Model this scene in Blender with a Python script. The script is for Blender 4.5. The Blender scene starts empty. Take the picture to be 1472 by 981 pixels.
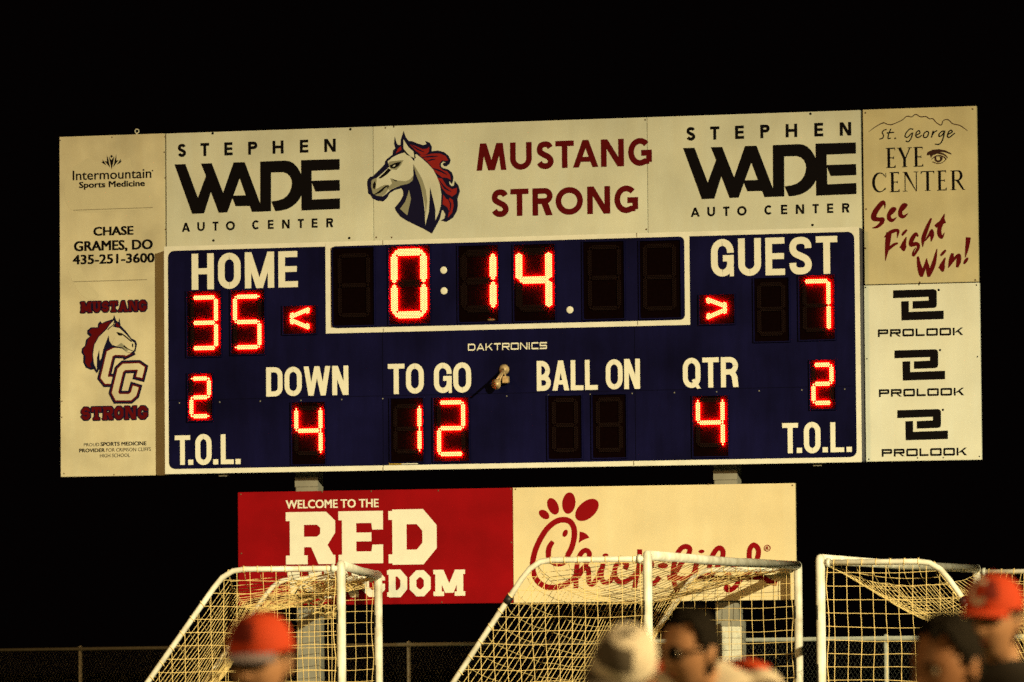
import bpy, bmesh, math, random
from math import sin, cos, pi, radians, sqrt, atan2
from mathutils import Vector, Matrix, noise

random.seed(7)
sc = bpy.context.scene
COL = sc.collection

# ------------------------------------------------------------------ camera
W, H = 1472, 981
LENS = 200.0
FPX = LENS / 36 * W
CAM_Z = 1.45
PITCH, ROLL, YAW = 0.0556, 0.00837, 0.2650     # YAW = how far the scoreboard is turned from face-on
CAM = Vector((0, 0, CAM_Z))
FW = Vector((0, cos(PITCH), sin(PITCH)))
_r = Vector((1, 0, 0)); _u = _r.cross(FW)
RT = _r * cos(ROLL) - _u * sin(ROLL)
UP = _r * sin(ROLL) + _u * cos(ROLL)
cd = bpy.data.cameras.new('camera')
cd.lens = LENS; cd.sensor_width = 36; cd.clip_start = 0.5; cd.clip_end = 3000
cd.dof.use_dof = True; cd.dof.focus_distance = 57.5; cd.dof.aperture_fstop = 4.6
cam = bpy.data.objects.new('camera', cd)
M4 = Matrix((RT, UP, -FW)).transposed().to_4x4(); M4.translation = CAM
cam.matrix_world = M4
COL.objects.link(cam); sc.camera = cam

# ------------------------------------------------------------------ night sky
world = bpy.data.worlds.new('World'); sc.world = world; world.use_nodes = True
bgn = world.node_tree.nodes['Background']
bgn.inputs[0].default_value = (0.95, 0.55, 0.55, 1); bgn.inputs[1].default_value = 0.0011

# ------------------------------------------------------------------ stadium floodlights (out of frame, behind the camera)
def flood(name, loc, aim, power, colour, size_deg, blend, radius):
    ld = bpy.data.lights.new(name, 'SPOT'); ld.energy = power; ld.color = colour
    ld.spot_size = radians(size_deg); ld.spot_blend = blend; ld.shadow_soft_size = radius
    o = bpy.data.objects.new(name, ld); COL.objects.link(o); o.location = loc
    o.rotation_euler = (Vector(aim) - Vector(loc)).to_track_quat('-Z', 'Y').to_euler()
    return o
flood('floodlight', (42, -34, 29), (0.5, 52, -6.0), 930000, (1.0, 0.88, 0.50), 22.0, 1.0, 0.35)
flood('floodlight', (38, 7, 18), (0.6, 17, 0.8), 145000, (1.0, 0.66, 0.26), 34.0, 0.5, 0.5)
flood('floodlight', (-48, -30, 27), (0.5, 52, -1.5), 105000, (1.0, 0.56, 0.18), 40.0, 0.7, 7.0)

sc.view_settings.view_transform = 'Standard'; sc.view_settings.look = 'None'
sc.view_settings.exposure = 0.0; sc.view_settings.gamma = 1.0
sc.view_settings.use_curve_mapping = False
sc.cycles.max_bounces = 5
sc.cycles.use_denoising = False
sc.cycles.filter_width = 1.5

# ------------------------------------------------------------------ mapping helpers
def ray(px, py):
    return FW + RT * ((px - W / 2) / FPX) - UP * ((py - H / 2) / FPX)
def at_depth(px, py, y):
    d = ray(px, py); return CAM + d * (y / d.y)
BN = Vector((-sin(YAW), -cos(YAW), 0))          # outward normal of the signs
BU = Vector((cos(YAW), -sin(YAW), 0))
BC = Vector((0, 60, 0))
def uv(p, off=0.0):                              # a point of the sign plane (off = metres proud of it)
    d = ray(*p); t = ((BC - CAM).dot(BN) + off) / d.dot(BN)
    X = CAM + d * t
    return ((X - BC).dot(BU), X.z)
def Z(ox, oy, s):
    return lambda x, y: (ox + x / s, oy + y / s)

# ------------------------------------------------------------------ materials
def mat(name, col, rough=0.6, var=0.0, scale=8.0, metal=0.0, spec=0.3, bump=0.0, bscale=60.0, stain=None, streak=0.0):
    m = bpy.data.materials.new(name); m.use_nodes = True
    nt = m.node_tree; b = nt.nodes['Principled BSDF']
    b.inputs['Base Color'].default_value = (*col, 1); b.inputs['Roughness'].default_value = rough
    b.inputs['Metallic'].default_value = metal; b.inputs['Specular IOR Level'].default_value = spec
    tc = nt.nodes.new('ShaderNodeTexCoord')
    if var > 0:
        n = nt.nodes.new('ShaderNodeTexNoise'); n.inputs['Scale'].default_value = scale; n.inputs['Detail'].default_value = 6
        nt.links.new(tc.outputs['Object'], n.inputs['Vector'])
        r = nt.nodes.new('ShaderNodeValToRGB')
        r.color_ramp.elements[0].position = 0.3; r.color_ramp.elements[1].position = 0.7
        lo = stain or tuple(c * (1 - var) for c in col)
        r.color_ramp.elements[0].color = (*lo, 1); r.color_ramp.elements[1].color = (*[min(1, c * (1 + var * .35)) for c in col], 1)
        nt.links.new(n.outputs['Fac'], r.inputs['Fac']); nt.links.new(r.outputs['Color'], b.inputs['Base Color'])
        if streak > 0:      # rain and dust runs down the sheet
            mp = nt.nodes.new('ShaderNodeMapping'); mp.inputs['Scale'].default_value = (2.6, 2.6, .4)
            nt.links.new(tc.outputs['Object'], mp.inputs['Vector'])
            n3 = nt.nodes.new('ShaderNodeTexNoise'); n3.inputs['Scale'].default_value = 2.2; n3.inputs['Detail'].default_value = 7; n3.inputs['Roughness'].default_value = .65
            nt.links.new(mp.outputs['Vector'], n3.inputs['Vector'])
            r3 = nt.nodes.new('ShaderNodeValToRGB'); r3.color_ramp.elements[0].position = .35; r3.color_ramp.elements[1].position = .72
            g_ = 1-streak; r3.color_ramp.elements[0].color = (g_, g_*.97, g_*.92, 1); r3.color_ramp.elements[1].color = (1, 1, 1, 1)
            nt.links.new(n3.outputs['Fac'], r3.inputs['Fac'])
            mx = nt.nodes.new('ShaderNodeMix'); mx.data_type = 'RGBA'; mx.blend_type = 'MULTIPLY'; mx.inputs[0].default_value = 1
            nt.links.new(r.outputs['Color'], mx.inputs[6]); nt.links.new(r3.outputs['Color'], mx.inputs[7]); nt.links.new(mx.outputs[2], b.inputs['Base Color'])
    if bump > 0:
        n2 = nt.nodes.new('ShaderNodeTexNoise'); n2.inputs['Scale'].default_value = bscale; n2.inputs['Detail'].default_value = 4
        nt.links.new(tc.outputs['Object'], n2.inputs['Vector'])
        bp = nt.nodes.new('ShaderNodeBump'); bp.inputs['Strength'].default_value = bump; bp.inputs['Distance'].default_value = 0.01
        nt.links.new(n2.outputs['Fac'], bp.inputs['Height']); nt.links.new(bp.outputs['Normal'], b.inputs['Normal'])
    return m
def emit(name, col, strength):
    m = bpy.data.materials.new(name); m.use_nodes = True; nt = m.node_tree
    b = nt.nodes['Principled BSDF']; b.inputs['Base Color'].default_value = (.3, .02, .01, 1)
    b.inputs['Emission Color'].default_value = (*col, 1); b.inputs['Emission Strength'].default_value = strength
    return m
M = dict(
    cream=mat('aged_cream_panel', (.595, .61, .535), .55, .18, 1.3, spec=.2, streak=.045),
    cream2=mat('warm_cream_panel', (.68, .585, .385), .55, .12, 1.8, spec=.2, streak=.03),
    tan=mat('yellowed_panel', (.61, .565, .42), .55, .26, 1.8, spec=.2, streak=.045),
    tan2=mat('tan_clinic_panel', (.52, .465, .30), .55, .18, 2.0, spec=.2, streak=.04),
    white=mat('white_panel', (.64, .66, .61), .5, .10, 2.0, streak=.03),
    trim=mat('white_trim_paint', (.68, .67, .61), .45, .10, 5),
    letter=mat('white_vinyl', (.70, .685, .61), .5, .06, 6),
    navy=mat('navy_paint', (.0056, .0054, .042), .6, .5, 1.3, spec=.03, streak=.3),
    black=mat('black_vinyl', (.0035, .0025, .0035), .7, spec=.05),
    ink=mat('dark_brown_ink', (.03, .008, .006), .6, spec=.15),
    maroon=mat('maroon_vinyl', (.092, .002, .004), .6, .12, 12, spec=.06),
    mane=mat('mane_red_vinyl', (.24, .009, .009), .6, .12, 14, spec=.15),
    red=mat("red_panel", (.235, .0018, .0045), .6, .22, 2.2, spec=.06),
    logo_red=mat('logo_red_vinyl', (.22, .002, .005), .6, .08, 6, spec=.06),
    violet=mat('dark_navy_vinyl', (.0055, .0048, .026), .6, spec=.06),
    grey=mat('grey_green_vinyl', (.24, .235, .17), .6, spec=.15),
    ghost=mat('faded_print', (.545, .50, .36), .55, .06, 6, spec=.2),
    stain=mat('rust_stain', (.42, .34, .20), .6, .3, 20),
    faceseam=mat('navy_seam', (.0022, .0020, .010), .7, spec=.02),
    seam=mat('seam_grey', (.22, .19, .13), .7),
    rust=mat('rusty_screw', (.16, .10, .05), .5, .4, 30, metal=.3),
    hole=mat('dark_rivet', (.004, .004, .003), .6, spec=.05),
    side=mat('cabinet_side_paint', (.045, .045, .07), .5, .2, 4),
    mask=mat('black_digit_mask', (.0032, .0011, .0010), .85, .2, 30, spec=.0),
    dots_off=mat('unlit_led_plastic', (.014, .007, .006), .65, spec=.04),
    led=emit('red_led', (1.0, .20, .065), 10.5),
    led_backglow=emit('added_red_backglow', (1.0, .0, .0), 6800.0),  # added emitter behind each diode for the red halo
    post=mat('galvanised_post_paint', (.225, .215, .18), .6, .3, 3),
    steel=mat('galvanised_steel', (.62, .62, .54), .5, .2, 20, metal=.15),
    brass=mat('weathered_horn_metal', (.50, .36, .20), .42, .35, 25, metal=.25),
    goal=mat('white_goal_paint', (.72, .70, .63), .42, .16, 6, stain=(.45, .41, .33)),
    net=mat('net_twine', (.80, .585, .25), .7, .2, 9),
    tape=mat('black_tape', (.012, .011, .012), .5),
    sticker=mat('faded_sticker', (.06, .055, .05), .6, .5, 60),
    yellow=mat('yellow_tape', (.55, .36, .05), .6, .3, 40),
    grass=mat('night_grass', (.035, .06, .018), .9, .5, 14, bump=.6, bscale=90),
    skin=mat('skin', (.42, .24, .15), .5, .12, 20),
    skin_dark=mat('tanned_skin', (.30, .15, .085), .5, .12, 20),
    hair=mat('black_hair', (.007, .0055, .0045), .7, .4, 80, bump=.8, bscale=120, spec=.12),
    cap=mat('orange_cap_cloth', (.52, .052, .015), .8, .12, 40, bump=.3, bscale=200),
    cap_shade=mat('cap_cloth_shade', (.16, .014, .010), .85),  # shade on the orange caps, painted into the cloth
    cap_white=mat('white_cap_cloth', (.70, .69, .66), .8, .1, 30, bump=.3, bscale=200),
    cap_grey_shade=mat('grey_brim_and_shade', (.10, .092, .085), .8, .1, 30),  # grey brim, and shade painted on the white cap's front
    lav=mat('pale_brim_cloth', (.20, .18, .24), .8),
    jersey=mat('white_jersey', (.66, .64, .60), .8, .08, 12),
    orange=mat('orange_trim_cloth', (.62, .07, .02), .8, .1, 20),
    jersey_dark=mat('dark_red_jersey', (.14, .010, .012), .8, .15, 20),
    jersey_black=mat('black_jersey', (.018, .017, .018), .8, .2, 20),
    trousers=mat('dark_trousers', (.03, .03, .035), .85, .2, 12),
    shoe=mat('black_shoe', (.015, .015, .015), .5),
    eye=mat('eye_white', (.22, .19, .16), .4, spec=.15),
    lens=mat('dark_glasses', (.006, .006, .006), .15, spec=.6),
)

# ------------------------------------------------------------------ object helpers
def link_mesh(name, verts, faces, mats, parent=None, fm=None, smooth=False):
    me = bpy.data.meshes.new(name); me.from_pydata([tuple(v) for v in verts], [], faces)
    for m in (mats if isinstance(mats, (list, tuple)) else [mats]): me.materials.append(m)
    if fm: me.polygons.foreach_set('material_index', fm)
    if smooth: me.polygons.foreach_set('use_smooth', [True] * len(me.polygons))
    me.update()
    o = bpy.data.objects.new(name, me); COL.objects.link(o)
    if parent: o.parent = parent
    return o
class MB:
    def __init__(s): s.v = []; s.f = []; s.m = []
    def add(s, vs, fs, mi=0):
        b = len(s.v); s.v += [Vector(v) for v in vs]; s.f += [[i + b for i in f] for f in fs]; s.m += [mi] * len(fs)
    def box(s, a, b, mi=0, bev=0.0):
        x0, y0, z0 = a; x1, y1, z1 = b
        if bev <= 0:
            s.add([(x0,y0,z0),(x1,y0,z0),(x1,y1,z0),(x0,y1,z0),(x0,y0,z1),(x1,y0,z1),(x1,y1,z1),(x0,y1,z1)],
                  [(3,2,1,0),(4,5,6,7),(0,1,5,4),(1,2,6,5),(2,3,7,6),(3,0,4,7)], mi); return
        bm = bmesh.new(); bmesh.ops.create_cube(bm, size=1)
        for v in bm.verts: v.co = Vector(((x0+x1)/2 + v.co.x*(x1-x0), (y0+y1)/2 + v.co.y*(y1-y0), (z0+z1)/2 + v.co.z*(z1-z0)))
        bmesh.ops.bevel(bm, geom=bm.edges[:], offset=bev, segments=2, affect='EDGES')
        bm.verts.index_update()
        s.add([v.co.copy() for v in bm.verts], [[v.index for v in f.verts] for f in bm.faces], mi); bm.free()
    def tube(s, pts, r, n=8, mi=0, caps=True):
        pts = [Vector(p) for p in pts]; rs = r if isinstance(r, (list, tuple)) else [r] * len(pts)
        base = len(s.v); ref = None
        for i, p in enumerate(pts):
            t = (pts[min(i+1, len(pts)-1)] - pts[max(i-1, 0)]).normalized()
            if ref is None:
                ref = Vector((0,0,1)) if abs(t.z) < .9 else Vector((1,0,0))
            a = (ref - t * ref.dot(t)).normalized(); ref = a; b = t.cross(a)
            for k in range(n):
                an = 2*pi*k/n; s.v.append(p + (a*cos(an) + b*sin(an)) * rs[i])
        for i in range(len(pts)-1):
            for k in range(n):
                k2 = (k+1) % n
                s.f.append([base+i*n+k, base+i*n+k2, base+(i+1)*n+k2, base+(i+1)*n+k]); s.m.append(mi)
        if caps:
            s.f.append([base+k for k in range(n)][::-1]); s.m.append(mi)
            s.f.append([base+(len(pts)-1)*n+k for k in range(n)]); s.m.append(mi)
    def ball(s, c, r, mi=0, seg=14, rings=9, sc3=(1,1,1), rot=None):
        c = Vector(c); vs = []; fs = []
        for i in range(rings+1):
            th = pi*i/rings
            for k in range(seg):
                ph = 2*pi*k/seg
                p = Vector((r*sc3[0]*sin(th)*cos(ph), r*sc3[1]*sin(th)*sin(ph), r*sc3[2]*cos(th)))
                if rot: p = rot @ p
                vs.append(c + p)
        for i in range(rings):
            for k in range(seg):
                k2 = (k+1) % seg
                if i == 0: fs.append((k, (i+1)*seg+k, (i+1)*seg+k2))
                elif i == rings-1: fs.append((i*seg+k, (i+1)*seg+k, i*seg+k2))
                else: fs.append((i*seg+k, (i+1)*seg+k, (i+1)*seg+k2, i*seg+k2))
        s.add(vs, fs, mi)
    def build(s, name, mats, parent=None, smooth=False):
        return link_mesh(name, s.v, s.f, mats, parent, s.m, smooth)
def tag(o, label=None, cat=None, group=None, kind=None):
    if label: o['label'] = label
    if cat: o['category'] = cat
    if group: o['group'] = group
    if kind: o['kind'] = kind
    return o
def empty(name, loc, rz=0.0):
    o = bpy.data.objects.new(name, None); COL.objects.link(o); o.empty_display_size = .2
    o.location = loc; o.rotation_euler = (0, 0, rz); return o

# ------------------------------------------------------------------ ground
g = MB(); n = 40
def gz(x, y): return -0.02 + 0.03 * noise.noise(Vector((x*.05, y*.05, 0)))
for i in range(n+1):
    for j in range(n+1):
        x = -400 + 800*i/n; y = -200 + 900*j/n
        g.v.append(Vector((x, y, gz(x, y))))
for i in range(n):
    for j in range(n):
        a = i*(n+1)+j; g.f.append([a, a+n+1, a+n+2, a+1]); g.m.append(0)
tag(g.build('ground', M['grass'], smooth=True), 'dark grass field below the scoreboard', kind='structure')

# ------------------------------------------------------------------ 2-D shapes
def catmull(pts, n=6, closed=False):
    out = []; N = len(pts)
    if N < 3: return list(pts)
    dim = len(pts[0])
    rng = range(N if closed else N-1)
    for i in rng:
        if closed: p = [pts[(i-1) % N], pts[i], pts[(i+1) % N], pts[(i+2) % N]]
        else: p = [pts[max(i-1,0)], pts[i], pts[i+1], pts[min(i+2,N-1)]]
        for k in range(n):
            t = k/n
            out.append(tuple(.5*(2*p[1][d] + (-p[0][d]+p[2][d])*t + (2*p[0][d]-5*p[1][d]+4*p[2][d]-p[3][d])*t*t + (-p[0][d]+3*p[1][d]-3*p[2][d]+p[3][d])*t**3) for d in range(dim)))
    if not closed: out.append(tuple(pts[-1]))
    return out
def strip(path, w, closed=False, miter=2.5, ext=0.0):
    """ribbon of width w (a number or one per point) along a 2-D path -> list of quads"""
    P = [Vector(p[:2]) for p in path]; N = len(P)
    ws = w if isinstance(w, (list, tuple)) else [w]*N
    if ext and not closed:
        P[0] = P[0] - (P[1]-P[0]).normalized()*ext; P[-1] = P[-1] + (P[-1]-P[-2]).normalized()*ext
    L = []; R = []
    for i in range(N):
        if closed: a, c = P[i-1], P[(i+1) % N]
        else: a, c = P[max(i-1,0)], P[min(i+1,N-1)]
        b = P[i]
        d1 = (b-a); d2 = (c-b)
        if d1.length < 1e-9: d1 = d2
        if d2.length < 1e-9: d2 = d1
        d1 = d1.normalized(); d2 = d2.normalized()
        n1 = Vector((-d1.y, d1.x)); n2 = Vector((-d2.y, d2.x)); m = n1+n2
        if m.length < 1e-6: m = n1
        m = m.normalized(); k = min(miter, 1/max(.2, m.dot(n1)))
        L.append(b + m*ws[i]/2*k); R.append(b - m*ws[i]/2*k)
    q = []
    for i in range(N if closed else N-1):
        j = (i+1) % N
        q.append([L[i], R[i], R[j], L[j]])
    return q
def rect(x0, y0, x1, y1): return [(x0,y0),(x1,y0),(x1,y1),(x0,y1)]
def diag(x0, y0, x1, y1, t): return [(x0,y0),(x0+t,y0),(x1+t,y1),(x1,y1)]
def ell(cx, cy, rx, ry, rot=0, n=28):
    return [(cx + rx*cos(a)*cos(rot) - ry*sin(a)*sin(rot), cy + rx*cos(a)*sin(rot) + ry*sin(a)*cos(rot)) for a in [2*pi*k/n for k in range(n)]]
def arc(cx, cy, rx, ry, a0, a1, n=8):
    return [(cx + rx*cos(radians(a0+(a1-a0)*k/n)), cy + ry*sin(radians(a0+(a1-a0)*k/n))) for k in range(n+1)]

# ---- alphabet drawn as ribbons and bars; a group is a list of polygons that do not overlap each other
S_PATH = [(1,.74),(.97,.87),(.80,.97),(.5,1),(.18,.96),(.02,.84),(.02,.70),(.16,.58),(.5,.49),(.85,.39),(1,.26),(.98,.12),(.8,.03),(.5,0),(.2,.03),(.03,.14),(0,.27)]
S_GEO = [(.93,.84),(.78,.96),(.5,1.0),(.2,.95),(.07,.80),(.10,.66),(.28,.57),(.5,.50),(.78,.41),(.95,.27),(.92,.12),(.72,.02),(.45,0),(.2,.05),(.03,.17)]
def glyph(ch, w, h, s, style):
    i = s/2; G = []
    geo = style == 'geo'; wide = style == 'wide'
    r = min(w, h)/2 if not wide else min(w, h)*.18
    ri = max(r-i, .001); hs = s*.92 if style == 'cond' else s*(.95 if geo else 1)
    ry = (h/2-i) if (geo) else ri*(1.15 if style == 'cond' else 1)
    TR = lambda a0=0, a1=90: arc(w-i-ri, h-i-ry, ri, ry, a0, a1)
    TL = lambda a0=90, a1=180: arc(i+ri, h-i-ry, ri, ry, a0, a1)
    BL = lambda a0=180, a1=270: arc(i+ri, i+ry, ri, ry, a0, a1)
    BR = lambda a0=270, a1=360: arc(w-i-ri, i+ry, ri, ry, a0, a1)
    R = lambda *a: G.append([rect(*a)])
    D = lambda *a: G.append([diag(*a)])
    if ch == 'O' or ch == 'Q':
        G.append(strip(TR()+TL()+BL()+BR(), s, True))
        if ch == 'Q': G.append([[(w*.50,h*.26),(w*.66,h*.30),(w*1.02,-h*.02),(w*.80,-h*.03)]])
    elif ch in 'CG':
        if geo:
            p = arc(w/2, h/2, w/2-i, h/2-i, 44, 316 if ch == 'C' else 300, 26)
            if ch == 'G':
                p += [(w-i, h*.17)]; G.append(strip(p, s)); G.append([rect(w-s, h*.13, w, h*.36)]); G.append([rect(w*.55, h*.36, w, h*.36+s)])
            else: G.append(strip(p, s))
        elif wide:
            if ch == 'C': G.append(strip([(w,h-i)]+TL()+BL()+[(w,i)], s))
            else: G.append(strip([(w,h-i)]+TL()+BL()+[(w-i,i),(w-i,h*.5),(w*.5,h*.5)], s))
        else:
            p = [(w-i,min(h*.64, h-i-ry-.03*h))] + TR() + TL() + BL()
            if ch == 'C': G.append(strip(p + BR() + [(w-i,max(h*.36, i+ry+.03*h))], s))
            else:
                G.append(strip(p + BR() + [(w-i,h*.40)], s)); R(w*.52, h*.40, w, h*.40+hs); R(w-s*.62, 0, w, h*.25)
    elif ch == 'S':
        src = S_GEO if geo else S_PATH
        if wide: G.append(strip([(w,h-i),(i+ri*.5,h-i),(i,h-i-ri*.5),(i,h/2+ri*.5),(i+ri*.5,h/2),(w-i-ri*.5,h/2),(w-i,h/2-ri*.5),(w-i,i+ri*.5),(w-i-ri*.5,i),(0,i)], s))
        else: G.append(strip(catmull([(i+x*(w-s), i+y*(h-s)) for x, y in src], 4), s))
    elif ch == 'U':
        rr = ri if not geo else w/2-i
        G.append(strip([(i,h)] + arc(i+rr, i+rr, rr, rr, 180, 270) + arc(w-i-rr, i+rr, rr, rr, 270, 360) + [(w-i,h)], s))
    elif ch == 'D':
        rr = min(ri, w*.62-i) if not geo else h/2-i
        if wide: rr = (h-s)*.42
        G.append(strip([(i,i),(i,h-i)] + arc(w-i-rr, h-i-rr, rr, rr, 90, 0) + arc(w-i-rr, i+rr, rr, rr, 0, -90), s, True))
    elif ch in 'PR':
        yb = h*(.42 if not wide else .36); rr = (h-yb-s)/2 if not wide else ri*.9
        rr = min(rr, w-s)
        G.append(strip([(i,yb+i),(i,h-i)] + arc(w-i-rr, h-i-rr, rr, rr, 90, 0) + arc(w-i-rr, yb+i+rr, rr, rr, 0, -90), s, True))
        R(0, 0, s, h*.6)
        if ch == 'R':
            if style == 'cond': G.append([[(w*.45,yb+s*.4),(w*.80,yb+s*.75),(w*.97,yb-h*.08),(w*1.02,0),(w-s*.98,0),(w*.63,yb-h*.08)]])
            else: D(w-s*1.22, 0, w*.42, yb+s*.3, s*1.22)
    elif ch == 'B':
        for y0, y1, ww in ((0, h*.53, w), (h*.53-s, h, w*.94)):
            rr = (y1-y0-s)/2
            G.append(strip([(i,y0+i),(i,y1-i)] + arc(ww-i-rr, y1-i-rr, rr, rr, 90, 0) + arc(ww-i-rr, y0+i+rr, rr, rr, 0, -90), s, True))
    elif ch == 'H': R(0,0,s,h); R(w-s,0,w,h); G.append([rect(s, h*.5-hs*.45, w-s, h*.5+hs*.55)])
    elif ch == 'E': R(0,0,s,h); G.append([rect(s,0,w,hs), rect(s,h*.5-hs*.45,w*.95,h*.5+hs*.5), rect(s,h-hs,w*.98,h)])
    elif ch == 'F': R(0,0,s,h); G.append([rect(s,h*.46,w*.9,h*.46+hs), rect(s,h-hs,w,h)])
    elif ch == 'L': R(0,0,s,h); G.append([rect(s,0,w,hs)])
    elif ch == 'T': R(0,h-hs,w,h); G.append([rect(w/2-i,0,w/2+i,h-hs)])
    elif ch == 'I': R(0,0,s,h)
    elif ch == 'N': R(0,0,s,h); R(w-s,0,w,h); D(0,h,w-s*1.15,0,s*1.15)
    elif ch == 'M':
        if geo:
            D(0,0,w*.12,h,s*.98); D(w-s*.98,0,w*.88-s*.98,h,s*.98); D(w*.12,h,w*.5-s*.6,0,s*1.15); D(w*.88-s*1.15,h,w*.5-s*.55,0,s*1.15)
        else: R(0,0,s*.95,h); R(w-s*.95,0,w,h); D(0,h,w/2-s*.5,0,s); D(w-s,h,w/2-s*.5,0,s)
    elif ch == 'W':
        t = s*1.02; D(0,h,w*.27-t/2,0,t); D(w*.5-t/2,h,w*.27-t/2,0,t); D(w*.5-t/2,h,w*.73-t/2,0,t); D(w-t,h,w*.73-t/2,0,t)
    elif ch == 'A':
        t = s*1.06; D(0,0,w/2-t/2,h,t); D(w-t,0,w/2-t/2,h,t); R(w*.24,h*.20,w*.76,h*.20+hs*.9)
    elif ch == 'K':
        R(0,0,s,h); D(s*.8,h*.36,w-s*1.35,h,s*1.3); D(w-s*1.4,0,w*.36,h*.62,s*1.35)
    elif ch == '.': R(0,0,s*1.02,s*.98)
    return G
WID = dict(
    cond=dict(H=.61,O=.62,M=.80,E=.53,G=.62,U=.62,S=.60,T=.58,D=.59,W=.95,N=.58,B=.52,A=.62,L=.47,Q=.62,R=.60,P=.58),
    geo=dict(S=.62,T=.64,E=.60,P=.62,H=.80,N=.80,A=.90,U=.76,O=.99,C=.86,R=.66,M=1.04,G=.88),
    wide=dict(P=1.45,R=1.5,O=1.6,L=1.25,K=1.45,D=1.5,A=1.55,T=1.4,N=1.5,I=.3,C=1.4,S=1.45))
WID['cond']['.'] = .2
# slab-serif athletic capitals
SLABW = dict(R=.93,E=.85,D=.92,K=1.0,I=.46,N=1.05,G=.88,O=.82,M=1.22,U=.95,S=.80,T=.88,A=1.05)
def slab(ch, w, h, s):
    G = []; i = s/2; c = h*.19; k = h*.17; e = w*.08 if ch not in 'MN' else w*.06
    R = lambda *a: G.append([rect(*a)])
    oct_ = lambda x0, x1, y0, y1: [(x0+c,y0),(x0,y0+c),(x0,y1-c),(x0+c,y1),(x1-c,y1),(x1,y1-c),(x1,y0+c),(x1-c,y0)]
    if ch == 'O': G.append(strip(oct_(i,w-i,i,h-i), s, True))
    elif ch == 'G':
        G.append(strip([(w-i,h*.62),(w-i,h-i-c),(w-i-c,h-i),(i+c,h-i),(i,h-i-c),(i,i+c),(i+c,i),(w-i-c,i),(w-i,i+c),(w-i,h*.46)], s)); R(w*.52,h*.34,w,h*.50)
    elif ch == 'S':
        G.append(strip([(w-i,h*.66),(w-i,h-i-c*.8),(w-i-c*.8,h-i),(i+c*.8,h-i),(i,h-i-c*.8),(i,h*.5+c*.6),(i+c*.6,h*.5),(w-i-c*.6,h*.5),(w-i,h*.5-c*.6),(w-i,i+c*.8),(w-i-c*.8,i),(i+c*.8,i),(i,i+c*.8),(i,h*.34)], s*.9))
    elif ch == 'U':
        G.append(strip([(e+i,h-k*.5),(e+i,i+c),(e+i+c,i),(w-e-i-c,i),(w-e-i,i+c),(w-e-i,h-k*.5)], s)); R(0,h-k,e*2+s,h); R(w-e*2-s,h-k,w,h)
    elif ch == 'D':
        R(0,0,e+s,k); R(0,h-k,e+s,h); G.append(strip([(e+i,i*.8),(e+i,h-i*.8),(w-i-c,h-i*.8),(w-i,h-i-c),(w-i,i+c),(w-i-c,i*.8)], s, True))
    elif ch == 'R':
        yb = h*.42; R(0,0,e*1.9+s,k); R(0,h-k,e+s,h); R(e,0,e+s,h)
        cc = c*.95; o_ = [(e,yb-k*.55),(e,h),(w-cc,h),(w,h-cc*.95),(w,yb-k*.55+cc*1.5),(w-cc,yb-k*.55)]; n_ = [(e+s,yb+k*.62),(e+s,h-k*1.45),(w-s*1.28,h-k*1.45),(w-s*1.05,h-k*1.8),(w-s*1.05,yb+k*.95),(w-s*1.28,yb+k*.62)]
        G.append([[o_[a_],n_[a_],n_[(a_+1) % 6],o_[(a_+1) % 6]] for a_ in range(6)])
        D0 = [(w*.46,yb+.02*h),(w*.80,yb+.02*h),(w*.98-.02*w,k),(w,k),(w,0),(w*.66,0)]; G.append([D0])
    elif ch == 'E':
        R(0,0,e+s,k); R(0,h-k,e+s,h); R(e,0,e+s,h); R(e,h-k*1.35,w,h); R(e,0,w,k*1.35); R(e+s*.5,h*.42,w*.74,h*.59)
        G.append([[(w*.76,h-k*2.1),(w,h-k*2.1),(w,h-k),(w*.73,h-k)]]); G.append([[(w*.73,k),(w,k),(w,k*2.1),(w*.76,k*2.1)]])
    elif ch == 'I': R(0,0,w,k); R(0,h-k,w,h); R(w/2-i,0,w/2+i,h)
    elif ch == 'T': R(0,h-k*1.2,w,h); R(w/2-i,0,w/2+i,h); R(w/2-s,0,w/2+s,k); R(0,h*.60,s*.7,h); R(w-s*.7,h*.60,w,h)
    elif ch == 'K':
        R(0,0,e*2+s,k); R(0,h-k,e*2+s,h); R(e,0,e+s,h); G.append([diag(e+s*.8,h*.35,w-s*1.5,h,s*1.2)]); G.append([diag(w-s*1.4,0,w*.40,h*.6,s*1.2)]); R(w-s*1.9,h-k,w,h); R(w-s*1.7,0,w,k)
    elif ch == 'A':
        G.append([diag(w*.08,0,w/2-i,h,s)]); G.append([diag(w*.92-s,0,w/2-i,h,s)]); R(w*.25,h*.22,w*.75,h*.36); R(0,0,s*1.5,k); R(w-s*1.5,0,w,k)
    elif ch == 'N':
        R(0,0,e*2+s*.8,k); R(0,h-k,e+s,h); R(e,0,e+s*.8,h); R(w-e-s*.8,0,w-e,h); R(w-e*2-s*.8,h-k,w,h); G.append([diag(e,h,w-e-s*1.2,0,s*1.2)])
    elif ch == 'M':
        R(0,0,e*2+s,k); R(w-e*2-s,0,w,k); R(0,h-k,e+s,h); R(w-e-s,h-k,w,h); R(e,0,e+s*.95,h); R(w-e-s*.95,0,w-e,h)
        G.append([diag(e,h,w/2-s*.6,h*.12,s*1.2)]); G.append([diag(w-e-s*1.2,h,w/2-s*.6,h*.12,s*1.2)])
    return G
SERW = dict(E=.47,Y=.72,C=.70,N=.78,T=.66,R=.74)
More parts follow.
